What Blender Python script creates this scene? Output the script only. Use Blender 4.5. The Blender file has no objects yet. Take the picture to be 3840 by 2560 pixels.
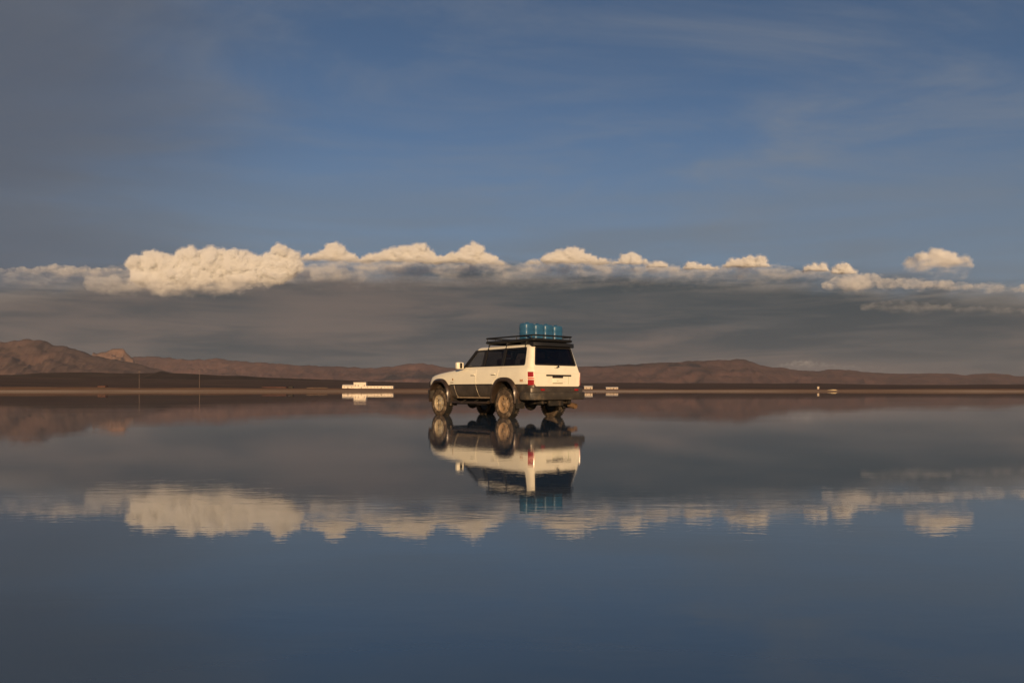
import bpy, bmesh, math, random
import numpy as np
from mathutils import Vector, Matrix, noise as mnoise

random.seed(7)
rng = np.random.default_rng(7)
R = math.radians
sc = bpy.context.scene
col = sc.collection

# ------------------------------------------------------------------ camera
CAM_H = 0.622
FPX = 3000.0            # focal length in photograph pixels (3840 wide)
HORIZON = 1465.0        # row of the horizon in the photograph
cam_d = bpy.data.cameras.new('camera')
cam = bpy.data.objects.new('camera', cam_d)
col.objects.link(cam)
cam.location = (0, 0, CAM_H)
cam.rotation_euler = (R(90), 0, 0)
cam_d.sensor_width = 36.0
cam_d.lens = FPX / 3840 * 36.0
cam_d.shift_y = (HORIZON - 1280) / 3840
cam_d.clip_start = 0.05
cam_d.clip_end = 400000
sc.camera = cam

# ------------------------------------------------------------------ render / exposure
sc.render.engine = 'CYCLES'
sc.view_settings.view_transform = 'Standard'
sc.view_settings.look = 'None'
sc.view_settings.exposure = 0.0
sc.view_settings.gamma = 1.0
sc.view_settings.use_curve_mapping = False
cy = sc.cycles
cy.use_denoising = True
cy.use_adaptive_sampling = True
cy.adaptive_threshold = 0.015
cy.max_bounces = 10
cy.volume_bounces = 6
cy.volume_max_steps = 256
cy.diffuse_bounces = 3
cy.glossy_bounces = 5
cy.transmission_bounces = 4
cy.transparent_max_bounces = 24
cy.sample_clamp_indirect = 4.0
cy.caustics_reflective = True
cy.caustics_refractive = False

# ------------------------------------------------------------------ sun
SUN_EL, SUN_AZ = 9.0, 176.0          # azimuth clockwise from +Y (the view direction)
sun_d = bpy.data.lights.new('sun', 'SUN')
sun_d.energy = 5.0
sun_d.angle = R(0.55)
sun_d.color = (1.0, 0.685, 0.385)
sun = bpy.data.objects.new('sun', sun_d)
col.objects.link(sun)
sdir = Vector((math.sin(R(SUN_AZ)) * math.cos(R(SUN_EL)), math.cos(R(SUN_AZ)) * math.cos(R(SUN_EL)), math.sin(R(SUN_EL))))
sun.rotation_euler = sdir.to_track_quat('Z', 'Y').to_euler()
sun.location = (0, -40, 30)


# ------------------------------------------------------------------ node helper
class NT:
    def __init__(self, tree):
        self.t = tree

    def node(self, typ, **kw):
        n = self.t.nodes.new(typ)
        for k, v in kw.items():
            setattr(n, k, v)
        return n

    def put(self, sock, v):
        if v is None:
            return
        if isinstance(v, bpy.types.NodeSocket):
            self.t.links.new(v, sock)
        elif isinstance(v, (int, float)):
            sock.default_value = v
        else:
            v = tuple(v)
            if len(v) == 3 and sock.type == 'RGBA':
                v = v + (1.0,)
            sock.default_value = v

    def m(self, op, a, b=None, c=None, clamp=False):
        n = self.node('ShaderNodeMath', operation=op)
        n.use_clamp = clamp
        self.put(n.inputs[0], a); self.put(n.inputs[1], b); self.put(n.inputs[2], c)
        return n.outputs[0]

    def vm(self, op, a, b=None):
        n = self.node('ShaderNodeVectorMath', operation=op)
        self.put(n.inputs[0], a); self.put(n.inputs[1], b)
        return n.outputs[0]

    def comb(self, x, y, z):
        n = self.node('ShaderNodeCombineXYZ')
        self.put(n.inputs[0], x); self.put(n.inputs[1], y); self.put(n.inputs[2], z)
        return n.outputs[0]

    def sep(self, v):
        n = self.node('ShaderNodeSeparateXYZ')
        self.put(n.inputs[0], v)
        return n.outputs

    def noise(self, vec, scale, detail=4, rough=0.55, dist=0.0, w=None):
        n = self.node('ShaderNodeTexNoise')
        n.noise_dimensions = '4D' if w is not None else '3D'
        self.put(n.inputs['Vector'], vec)
        if w is not None:
            n.inputs['W'].default_value = w
        self.put(n.inputs['Scale'], scale)
        n.inputs['Detail'].default_value = detail
        n.inputs['Roughness'].default_value = rough
        n.inputs['Distortion'].default_value = dist
        return n.outputs['Fac']

    def ss(self, v, lo, hi, a=0.0, b=1.0):
        n = self.node('ShaderNodeMapRange', interpolation_type='SMOOTHSTEP')
        self.put(n.inputs['Value'], v)
        self.put(n.inputs['From Min'], lo); self.put(n.inputs['From Max'], hi)
        self.put(n.inputs['To Min'], a); self.put(n.inputs['To Max'], b)
        return n.outputs[0]

    def mix(self, f, a, b):
        n = self.node('ShaderNodeMix', data_type='RGBA')
        self.put(n.inputs[0], f); self.put(n.inputs[6], a); self.put(n.inputs[7], b)
        return n.outputs[2]


# ------------------------------------------------------------------ sky
world = bpy.data.worlds.new('World')
sc.world = world
world.use_nodes = True
wt = world.node_tree
wt.nodes.clear()
W = NT(wt)
SKY_STRENGTH = 0.075
sky = W.node('ShaderNodeTexSky', sky_type='NISHITA')
sky.sun_disc = False
sky.sun_elevation = R(SUN_EL)
sky.sun_rotation = R(SUN_AZ)
sky.altitude = 3650
sky.air_density = 1.0
sky.dust_density = 1.2
sky.ozone_density = 1.5
K = 1.0 / SKY_STRENGTH     # clouds below are given as the radiance they show


def C(r, g, b):
    return (r * K, g * K, b * K)


tc = W.node('ShaderNodeTexCoord')
dirv = tc.outputs['Generated']
dx, dy, dz = W.sep(dirv)
az = W.m('ARCTAN2', dx, dy)
hyp = W.m('SQRT', W.m('ADD', W.m('MULTIPLY', dx, dx), W.m('MULTIPLY', dy, dy)))
el = W.m('ARCTAN2', dz, hyp)
# direction stretched so that noise makes long level streaks
st1 = W.vm('MULTIPLY', dirv, (1.0, 1.0, 5.0))
st2 = W.vm('MULTIPLY', dirv, (1.0, 1.0, 11.0))
# high cloud seen on a plane far above: x/z, y/z
den = W.m('ADD', W.m('MAXIMUM', dz, 0.0), 0.09)
pl = W.comb(W.m('DIVIDE', dx, den), W.m('DIVIDE', dy, den), 0.0)
pl = W.vm('MULTIPLY', pl, (0.55, 1.0, 1.0))
rot = W.node('ShaderNodeVectorRotate', rotation_type='Z_AXIS')
W.put(rot.inputs['Vector'], pl)
rot.inputs['Angle'].default_value = R(14)
plr = rot.outputs[0]

c0 = sky.outputs['Color']
c0 = W.vm('MULTIPLY', c0, (0.90, 0.92, 0.95))
# thin cirrus veil
ci = W.noise(plr, 1.7, 8, 0.60, 0.9, w=3.1)
ci2 = W.noise(plr, 0.55, 3, 0.5, 0.3, w=8.4)
cim = W.m('MULTIPLY', W.ss(ci, 0.38, 0.72), W.ss(ci2, 0.28, 0.60))
cim = W.m('MULTIPLY', cim, 0.75)
c1 = W.mix(cim, c0, C(0.215, 0.235, 0.265))
# pale veil low over the cloud bank
low = W.ss(el, 0.14, 0.33, 1.0, 0.0)
lown = W.noise(st2, 3.0, 4, 0.5, 0.2, w=1.7)
lowm = W.m('MULTIPLY', low, W.ss(lown, 0.25, 0.75, 0.55, 1.0))
c1 = W.mix(lowm, c1, C(0.158, 0.190, 0.228))
# grey high sheet that covers the left of the sky
gx = W.m('ADD', az, W.m('MULTIPLY', W.m('SUBTRACT', W.noise(st1, 2.2, 5, 0.55, 0.3, w=5.2), 0.5), 0.46))
gm = W.m('MULTIPLY', W.ss(gx, -0.62, -0.20, 1.0, 0.0), W.ss(az, -2.4, -1.6))
gm = W.m('MULTIPLY', gm, 0.78)
c1 = W.mix(gm, c1, C(0.092, 0.104, 0.130))
# shaded cloud bank along the horizon
edge = W.m('MULTIPLY', W.m('COSINE', az), 0.154)
edge = W.m('SUBTRACT', edge, W.m('MULTIPLY', W.m('MAXIMUM', az, 0.0), 0.016))
edge = W.m('SUBTRACT', edge, W.m('MULTIPLY', W.m('MULTIPLY', az, az), 0.045))
en = W.noise(W.vm('MULTIPLY', dirv, (1.0, 1.0, 3.0)), 9.0, 8, 0.62, 0.3, w=2.0)
e = W.m('ADD', W.m('SUBTRACT', edge, el), W.m('MULTIPLY', W.m('SUBTRACT', en, 0.5), 0.050))
dm = W.ss(e, -0.016, 0.020)
sn = W.noise(st2, 4.6, 8, 0.62, 0.6, w=4.0)
sn2 = W.noise(W.vm('MULTIPLY', dirv, (1.0, 1.0, 4.0)), 2.1, 4, 0.5, 0.3, w=9.0)
g = W.mix(W.ss(sn, 0.38, 0.62), C(0.052, 0.067, 0.076), C(0.085, 0.091, 0.094))
g = W.mix(W.m('MULTIPLY', W.ss(W.m('ADD', W.m('MULTIPLY', sn2, 0.7), W.m('MULTIPLY', sn, 0.3)), 0.46, 0.62), 0.75), g, C(0.165, 0.130, 0.114))
# lit fringe near the top of the bank
fr = W.m('MULTIPLY', W.ss(e, 0.002, 0.030, 1.0, 0.0), W.ss(sn, 0.40, 0.62))
g = W.mix(W.m('MULTIPLY', fr, 0.60), g, C(0.29, 0.24, 0.195))
# warm dusk air close to the horizon
g = W.mix(W.m('MULTIPLY', W.ss(el, 0.0, 0.045, 1.0, 0.0), 0.30), g, C(0.085, 0.072, 0.070))
c1 = W.mix(dm, c1, g)
bg = W.node('ShaderNodeBackground')
W.put(bg.inputs['Color'], c1)
bg.inputs['Strength'].default_value = SKY_STRENGTH
out = W.node('ShaderNodeOutputWorld')
wt.links.new(bg.outputs[0], out.inputs['Surface'])
world.cycles.sampling_method = 'MANUAL'
world.cycles.sample_map_resolution = 512


# ------------------------------------------------------------------ materials
def new_mat(name):
    m = bpy.data.materials.new(name)
    m.use_nodes = True
    t = m.node_tree
    return m, NT(t), t.nodes['Principled BSDF'], t.nodes['Material Output']


def pmat(name, base, rough=0.5, metal=0.0, spec=0.5, var=0.0, vscale=8.0, dirt=None, dirt_amt=0.0, dirt_scale=5.0, bump=0.0, bscale=60.0, coat=0.0):
    m, n, p, o = new_mat(name)
    p.inputs['Roughness'].default_value = rough
    p.inputs['Metallic'].default_value = metal
    p.inputs['Specular IOR Level'].default_value = spec
    p.inputs['Coat Weight'].default_value = coat
    p.inputs['Coat Roughness'].default_value = 0.08
    tcn = n.node('ShaderNodeTexCoord').outputs['Object']
    c = tuple(base) + (1.0,)
    if var > 0:
        f = n.noise(tcn, vscale, 5, 0.6)
        c = n.mix(n.ss(f, 0.3, 0.7), tuple(x * (1 - var) for x in base), tuple(min(1, x * (1 + var)) for x in base))
    if dirt is not None:
        f = n.noise(tcn, dirt_scale, 7, 0.65, 0.3)
        c = n.mix(n.ss(f, 0.62 - 0.35 * dirt_amt, 0.80 - 0.15 * dirt_amt, 0.0, min(1.0, 0.35 + dirt_amt)), c, dirt)
    n.put(p.inputs['Base Color'], c)
    if bump > 0:
        b = n.node('ShaderNodeBump')
        b.inputs['Strength'].default_value = bump
        b.inputs['Distance'].default_value = 0.01
        n.put(b.inputs['Height'], n.noise(tcn, bscale, 4, 0.6))
        n.put(p.inputs['Normal'], b.outputs[0])
    return m


# ------------------------------------------------------------------ mesh helpers
def link(o, parent=None):
    col.objects.link(o)
    if parent is not None:
        o.parent = parent
    return o


def tag(o, label=None, category=None, group=None, kind=None):
    if label: o['label'] = label
    if category: o['category'] = category
    if group: o['group'] = group
    if kind: o['kind'] = kind
    return o


def smooth(me, ang=40):
    for p in me.polygons:
        p.use_smooth = True
    me.set_sharp_from_angle(angle=R(ang))


def mk(name, verts, faces, mat=None, parent=None, ang=40, fix=True):
    me = bpy.data.meshes.new(name)
    me.from_pydata([tuple(v) for v in verts], [], faces)
    me.update()
    if fix:
        b = bmesh.new(); b.from_mesh(me)
        bmesh.ops.remove_doubles(b, verts=b.verts, dist=1e-5)
        bmesh.ops.recalc_face_normals(b, faces=b.faces)
        b.to_mesh(me); b.free()
    smooth(me, ang)
    o = bpy.data.objects.new(name, me)
    if mat: me.materials.append(mat)
    return link(o, parent)


def obj_bm(name, b, mat=None, parent=None, ang=40):
    me = bpy.data.meshes.new(name)
    bmesh.ops.recalc_face_normals(b, faces=b.faces)
    b.to_mesh(me); b.free()
    smooth(me, ang)
    o = bpy.data.objects.new(name, me)
    if mat: me.materials.append(mat)
    return link(o, parent)


def bm_box(b, lo, hi, bev=0.0, seg=2, mat=None):
    r = bmesh.ops.create_cube(b, size=1.0)
    vs = r['verts']
    c = [(lo[i] + hi[i]) / 2 for i in range(3)]
    s = [abs(hi[i] - lo[i]) for i in range(3)]
    for v in vs:
        v.co = Vector((c[0] + v.co.x * s[0], c[1] + v.co.y * s[1], c[2] + v.co.z * s[2]))
    if bev > 0:
        es = list({e for v in vs for e in v.link_edges})
        bmesh.ops.bevel(b, geom=es, offset=bev, segments=seg, affect='EDGES', profile=0.6)


def bm_tube(b, pts, r, n=8, closed=False, cap=True):
    pts = [Vector(p) for p in pts]
    N = len(pts)
    rings = []
    up = Vector((0, 0, 1))
    for i, p in enumerate(pts):
        if closed:
            t = (pts[(i + 1) % N] - pts[i - 1]).normalized()
        else:
            t = (pts[min(i + 1, N - 1)] - pts[max(i - 1, 0)]).normalized()
        a = up if abs(t.dot(up)) < 0.95 else Vector((1, 0, 0))
        s = t.cross(a).normalized(); q = s.cross(t).normalized()
        rings.append([b.verts.new(p + s * (r * math.cos(2 * math.pi * k / n)) + q * (r * math.sin(2 * math.pi * k / n))) for k in range(n)])
    for i in range(N if closed else N - 1):
        A, Bq = rings[i], rings[(i + 1) % N]
        for k in range(n):
            b.faces.new((A[k], A[(k + 1) % n], Bq[(k + 1) % n], Bq[k]))
    if cap and not closed:
        b.faces.new(rings[0][::-1]); b.faces.new(rings[-1])


def tube_obj(name, pts, r, mat, parent, n=8, closed=False):
    b = bmesh.new(); bm_tube(b, pts, r, n, closed)
    return obj_bm(name, b, mat, parent)


def box_obj(name, lo, hi, mat, parent, bev=0.0, seg=2):
    b = bmesh.new(); bm_box(b, lo, hi, bev, seg)
    return obj_bm(name, b, mat, parent)


def lathe_pts(profile, n):
    """profile (x along the axis, r); axis = local X"""
    V = []; F = []
    for i, (x, r) in enumerate(profile):
        for k in range(n):
            a = 2 * math.pi * k / n
            V.append((x, r * math.cos(a), r * math.sin(a)))
    for i in range(len(profile) - 1):
        for k in range(n):
            F.append((i * n + k, i * n + (k + 1) % n, (i + 1) * n + (k + 1) % n, (i + 1) * n + k))
    return V, F


def boolean(o, cutter, op='DIFFERENCE', keep=False):
    md = o.modifiers.new('bool', 'BOOLEAN')
    md.operation = op
    md.solver = 'EXACT'
    md.object = cutter
    dg = bpy.context.evaluated_depsgraph_get()
    me = bpy.data.meshes.new_from_object(o.evaluated_get(dg))
    o.modifiers.clear()
    old = o.data
    o.data = me
    bpy.data.meshes.remove(old)
    if not keep:
        cm = cutter.data
        bpy.data.objects.remove(cutter)
        bpy.data.meshes.remove(cm)


def prism(name, poly, axis, lo, hi):
    """closed prism: poly of 2D points, extruded along axis ('x': poly=(y,z), 'y': poly=(x,z))"""
    n = len(poly)
    V = []
    for d in (lo, hi):
        for a, c in poly:
            V.append((d, a, c) if axis == 'x' else (a, d, c))
    F = [tuple(range(n))[::-1], tuple(range(n, 2 * n))] + [(i, (i + 1) % n, n + (i + 1) % n, n + i) for i in range(n)]
    return mk(name, V, F)


def round_poly(poly, rad, seg=5):
    out_ = []
    n = len(poly)
    for i in range(n):
        p = Vector(poly[i]); a = Vector(poly[i - 1]); c = Vector(poly[(i + 1) % n])
        r_ = rad[i] if isinstance(rad, (list, tuple)) else rad
        if r_ <= 0:
            out_.append(tuple(p)); continue
        p0 = p + (a - p).normalized() * r_
        p1 = p + (c - p).normalized() * r_
        for k in range(seg + 1):
            t = k / seg
            q = p0 * (1 - t) ** 2 + p * 2 * t * (1 - t) + p1 * t * t
            out_.append(tuple(q))
    return out_


def interp(x, xs, ys):
    return float(np.interp(x, xs, ys))


def pix(px, py, dist):
    return ((px - 1920) / FPX * dist, dist, (HORIZON - py) / FPX * dist + CAM_H)


# ================================================================== GROUND, WATER, LAND
def fbm(x, y, z=0.0, o=5):
    return mnoise.fractal((x, y, z), 1.0, 2.1, o, noise_basis='PERLIN_ORIGINAL')


def polar(radii, azs, zf):
    nr, na = len(radii), len(azs)
    V = []
    for r in radii:
        for a in azs:
            x, y = r * math.sin(a), r * math.cos(a)
            V.append((x, y, zf(r, a, x, y)))
    return V, [(i * na + j, i * na + j + 1, (i + 1) * na + j + 1, (i + 1) * na + j) for i in range(nr - 1) for j in range(na - 1)]


# --- water: brine lying a few centimetres deep over the salt
mw, n, p, o = new_mat('shallow_brine')
tcn = n.node('ShaderNodeNewGeometry').outputs['Position']
p.inputs['IOR'].default_value = 1.85
p.inputs['Roughness'].default_value = 0.004
f = n.noise(tcn, 0.05, 5, 0.6, 0.4)
n.put(p.inputs['Base Color'], n.mix(n.ss(f, 0.3, 0.7), (0.060, 0.102, 0.150), (0.084, 0.132, 0.185)))
rip = n.noise(n.vm('MULTIPLY', tcn, (2.2, 6.0, 1.0)), 1.0, 4, 0.55, 0.2)
rip2 = n.noise(n.vm('MULTIPLY', tcn, (9.0, 24.0, 1.0)), 1.0, 3, 0.5, 0.1)
patch = n.ss(n.noise(n.vm('MULTIPLY', tcn, (0.12, 0.35, 1.0)), 1.0, 3, 0.5, 0.3), 0.35, 0.70, 0.25, 1.0)
hgt = n.m('ADD', n.m('MULTIPLY', rip, 1.0), n.m('MULTIPLY', rip2, 0.36))
b = n.node('ShaderNodeBump')
b.inputs['Strength'].default_value = 1.0
b.inputs['Distance'].default_value = 0.0007
n.put(b.inputs['Height'], n.m('MULTIPLY', hgt, patch))
n.put(p.inputs['Normal'], b.outputs[0])

TAU = 2 * math.pi
radii = [0.0, 0.5, 1, 1.5, 2, 3, 4, 5, 6, 8, 10, 12, 14, 16, 18, 20, 22, 24, 27, 30, 35, 40, 50, 65, 85, 110, 150, 200, 280, 400, 550, 750, 1000, 1300, 1700]
V, F = polar(radii, [TAU * k / 96 for k in range(97)], lambda r, a, x, y: 0.0)
water = mk('water', V, F, mw, ang=180)
tag(water, kind='structure')

# --- ground: one sheet; salt bed under the water, then shore and plain
ml, n, p, o = new_mat('shore_and_plain')
pos = n.node('ShaderNodeNewGeometry').outputs['Position']
p.inputs['Roughness'].default_value = 0.95
p.inputs['Specular IOR Level'].default_value = 0.1
px_, py_, pz_ = n.sep(pos)
dist = n.m('SQRT', n.m('ADD', n.m('MULTIPLY', px_, px_), n.m('MULTIPLY', py_, py_)))
nz = n.noise(n.vm('MULTIPLY', pos, (0.006, 0.012, 0.0)), 1.0, 6, 0.6, 0.4)
nz2 = n.noise(n.vm('MULTIPLY', pos, (0.03, 0.05, 0.0)), 1.0, 5, 0.65)
mud = n.mix(n.ss(nz2, 0.35, 0.65), (0.27, 0.135, 0.062), (0.40, 0.225, 0.118))
scrub = n.mix(n.ss(nz, 0.3, 0.7), (0.085, 0.056, 0.040), (0.15, 0.092, 0.060))
c = n.mix(n.ss(n.m('ADD', dist, n.m('MULTIPLY', n.m('SUBTRACT', nz, 0.5), 300)), 900, 1120), mud, scrub)
crust = n.m('MULTIPLY', n.ss(pz_, 0.02, 0.25), n.ss(pz_, 0.6, 1.6, 1.0, 0.0))
crust = n.m('MULTIPLY', crust, n.ss(nz, 0.35, 0.6, 0.25, 1.0))
c = n.mix(crust, c, (0.72, 0.52, 0.34))
c = n.mix(n.ss(pz_, -0.02, -0.10), c, (0.30, 0.28, 0.25))
n.put(p.inputs['Base Color'], c)


def ground_z(r, a, x, y):
    lf = interp(math.degrees(a), [-180, -60, -33, -12, 0, 12, 33, 60, 180], [1.0, 1.0, 1.0, 0.72, 0.50, 0.42, 0.36, 0.4, 1.0])
    shore = 690 + 40 * fbm(math.sin(a) * 5, math.cos(a) * 5, 1.3, 3) - 60 * math.cos(a)
    if r < shore:
        return max(-0.25, (r - shore) * 0.004) - 0.01
    d = r - shore
    z = interp(d, [0, 60, 300, 700, 3500, 9000, 30000, 200000], [0, 1.0, 3.9, 8.5, 62.0, 120.0, 250.0, 900.0]) * (0.12 + 0.88 * lf)
    z += min(1.0, d / 300) * (1.2 * fbm(x / 90, y / 90, 0.2, 4)) + min(1.0, d / 3000) * 14 * fbm(x / 1500, y / 1500, 5.0, 4)
    return max(z, 0.03)


gr = [0.0, 100, 300, 500, 560] + list(np.linspace(580, 1000, 43)) + list(np.geomspace(1030, 9000, 40)) + list(np.geomspace(10000, 38000, 10))
ga = [math.radians(d) for d in list(np.linspace(-180, -40, 36)) + list(np.linspace(-38, 38, 260)) + list(np.linspace(40, 180, 36))]
V, F = polar(gr, ga, ground_z)
ground = mk('ground', V, F, ml, ang=180)
tag(ground, kind='structure')


# --- mountains
def mount_mat(name, a, b_, c_, sc_=1.0):
    m, n, p, o = new_mat(name)
    p.inputs['Roughness'].default_value = 1.0
    p.inputs['Specular IOR Level'].default_value = 0.0
    pos = n.node('ShaderNodeNewGeometry').outputs['Position']
    f1 = n.noise(n.vm('MULTIPLY', pos, (0.0006, 0.0006, 0.0022)), sc_, 6, 0.6, 0.4)
    f2 = n.noise(n.vm('MULTIPLY', pos, (0.003, 0.003, 0.006)), sc_, 5, 0.65, 0.2)
    cc = n.mix(n.ss(f1, 0.36, 0.64), a, b_)
    cc = n.mix(n.m('MULTIPLY', n.ss(f2, 0.48, 0.70), 0.6), cc, c_)
    n.put(p.inputs['Base Color'], cc)
    return m


def mountain(name, prof, dist, depth, mat, seed, rough=1.0, nx=420, ny=46, foot=0.0):
    """prof: (px, py) crest line in the photograph; the range stands at dist metres"""
    xs = [a for a, _ in prof]; ys = [b_ for _, b_ in prof]
    V = []; F = []
    x0, x1 = xs[0], xs[-1]
    for i in range(nx):
        px = x0 + (x1 - x0) * i / (nx - 1)
        H = (HORIZON - interp(px, xs, ys)) / FPX * dist
        ax = (px - 1920) / FPX
        endf = min(1.0, (px - x0) / 60 + 0.02, (x1 - px) / 60 + 0.02)
        for j in range(ny):
            t = j / (ny - 1)                      # 0 near foot .. 1 far foot
            d = dist + (t - 0.6) * depth
            X = ax * dist + (ax * (d - dist)) * 0.6
            k = t / 0.6 if t < 0.6 else (1 - t) / 0.4
            k = max(0.0, k)
            s = k ** 1.25
            q = 1000.0
            rd = 1.0 - abs(mnoise.fractal((X / q, d / q * 0.8, seed), 1.0, 2.0, 5, noise_basis='PERLIN_ORIGINAL')) * 1.7
            env = 4 * k * (1 - k) * 0.55 + 0.06 * k
            z = H * (s * endf + rough * env * (rd - 0.62) * 0.42)
            z += H * 0.07 * rough * k * (mnoise.fractal((X / 420, d / 420, seed + 3), 1.0, 2.0, 4, noise_basis='PERLIN_ORIGINAL'))
            V.append((X, d, max(-30.0, z * (1 if endf > .5 else endf * 2) + foot)))
    for i in range(nx - 1):
        for j in range(ny - 1):
            F.append((i * ny + j, i * ny + j + 1, (i + 1) * ny + j + 1, (i + 1) * ny + j))
    o = mk(name, V, F, mat, ang=180)
    tag(o, kind='structure')
    return o


mm1 = mount_mat('left_mountain_rock', (0.098, 0.064, 0.056), (0.135, 0.082, 0.068), (0.21, 0.13, 0.095))
mm2 = mount_mat('far_ridge_rock', (0.098, 0.054, 0.048), (0.140, 0.074, 0.062), (0.19, 0.10, 0.076))
mm3 = mount_mat('right_range_rock', (0.088, 0.050, 0.045), (0.126, 0.067, 0.058), (0.16, 0.084, 0.068))
mm4 = mount_mat('lit_summit_rock', (0.19, 0.115, 0.085), (0.25, 0.145, 0.10), (0.28, 0.17, 0.12))  # sunlit look of the summit put into a lighter rock colour
mountain('mountain_left', [(-700, 1330), (-400, 1300), (-100, 1290), (0, 1282), (60, 1277), (110, 1274), (165, 1276), (200, 1290), (250, 1298), (300, 1314), (340, 1330), (400, 1342), (520, 1365), (640, 1395), (760, 1430)], 21000, 9000, mm1, 2.0, rough=0.75)
mountain('mountain_summit', [(290, 1395), (325, 1335), (345, 1322), (380, 1319), (410, 1310), (430, 1306), (465, 1309), (480, 1325), (520, 1360), (560, 1400)], 27000, 5000, mm4, 5.0, nx=120)
mountain('mountain_mid', [(380, 1420), (440, 1355), (500, 1336), (600, 1340), (700, 1347), (800, 1345), (900, 1354), (1000, 1358), (1100, 1366), (1250, 1374), (1400, 1380), (1480, 1372), (1540, 1362), (1575, 1359), (1620, 1368), (1680, 1380), (1800, 1378), (1950, 1370), (2150, 1374), (2300, 1380), (2420, 1420)], 33000, 9000, mm2, 8.0, rough=0.7, nx=620)
mountain('mountain_right', [(2000, 1420), (2140, 1376), (2250, 1370), (2400, 1366), (2480, 1361), (2520, 1357), (2560, 1358), (2620, 1350), (2700, 1348), (2790, 1351), (2840, 1364), (2900, 1380), (2925, 1378), (2990, 1388), (3060, 1392), (3110, 1386), (3180, 1388), (3260, 1396), (3400, 1402), (3500, 1400), (3570, 1400), (3620, 1406), (3700, 1400), (3760, 1402), (3810, 1410), (3900, 1406), (4200, 1404), (4600, 1412)], 28000, 9000, mm3, 11.0, rough=0.65, nx=620)
mountain('foothill_left', [(-700, 1405), (-200, 1402), (60, 1405), (150, 1398), (300, 1396), (460, 1399), (580, 1396), (605, 1389), (640, 1398), (800, 1405), (1000, 1414), (1250, 1424), (1500, 1434), (1800, 1450)], 9000, 5000, mount_mat('foothill_scrub', (0.055, 0.040, 0.033), (0.080, 0.054, 0.042), (0.105, 0.068, 0.050)), 15.0, rough=0.5)

# --- haze: the dusty evening air over the plain
mh = bpy.data.materials.new('dusty_air')
mh.use_nodes = True
mh.node_tree.nodes.clear()
H = NT(mh.node_tree)
hv_ = H.node('ShaderNodeVolumePrincipled')
hv_.inputs['Color'].default_value = (0.90, 0.88, 0.90, 1)
hv_.inputs['Density'].default_value = 0.85e-5
hv_.inputs['Anisotropy'].default_value = 0.15
ho = H.node('ShaderNodeOutputMaterial')
mh.node_tree.links.new(hv_.outputs[0], ho.inputs['Volume'])
haze = box_obj('haze', (-40000, -40000, -2.0), (40000, 40000, 1500), mh, None)
tag(haze, kind='stuff')

# ================================================================== CUMULUS CLOUDS
def cloud_mat(name, dens, z0, z1, wisp):
    """water droplets as a scattering volume; it thins out towards the base (object height z0..z1) and in wisps"""
    m, n, p, o = new_mat(name)
    t = m.node_tree
    t.nodes.remove(p)
    ob = n.node('ShaderNodeTexCoord').outputs['Object']
    x, y, z = n.sep(ob)
    nz = n.noise(n.vm('MULTIPLY', ob, (0.0026, 0.0026, 0.006)), 1.0, 4, 0.62, 0.0)
    zz = n.m('ADD', z, n.m('MULTIPLY', n.m('SUBTRACT', nz, 0.5), (z1 - z0) * 0.9))
    a = n.m('MULTIPLY', n.m('POWER', n.ss(zz, z0, z1), 3.5), dens)
    if wisp > 0:
        a = n.m('MULTIPLY', a, n.ss(nz, 0.35, 0.62, 1.0 - wisp, 1.0))
    v = n.node('ShaderNodeVolumeScatter')
    v.inputs['Color'].default_value = (0.99, 0.985, 0.98, 1)
    v.inputs['Anisotropy'].default_value = -0.1
    n.put(v.inputs['Density'], a)
    t.links.new(v.outputs[0], o.inputs['Volume'])
    m.cycles.volume_step_rate = 0.35
    return m


def tex_clouds(size, depth=4):
    tx = bpy.data.textures.new('billow', 'CLOUDS')
    tx.noise_scale = size
    tx.noise_depth = depth
    return tx


def tex_vor(size):
    tx = bpy.data.textures.new('billow', 'VORONOI')
    tx.noise_scale = size
    tx.distance_metric = 'DISTANCE'
    tx.noise_intensity = 1.0
    return tx


CS = 1.3                # distance factor of the cloud bank
TX_BIG, TX_SMALL, TX_FINE = tex_clouds(150.0 * CS, 2), tex_vor(95.0 * CS), tex_vor(37.0 * CS)
TX_SMALL2 = tex_clouds(75.0 * CS, 3)
TX_NOISE, TX_GRAIN = tex_clouds(32.0 * CS, 3), tex_clouds(13.0 * CS, 1)
_b = bmesh.new(); bmesh.ops.create_icosphere(_b, subdivisions=2, radius=1.0)
_b.verts.ensure_lookup_table()
ICO_V = np.array([v.co[:] for v in _b.verts]); ICO_F = np.array([[v.index for v in f_.verts] for f_ in _b.faces]); _b.free()


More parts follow.
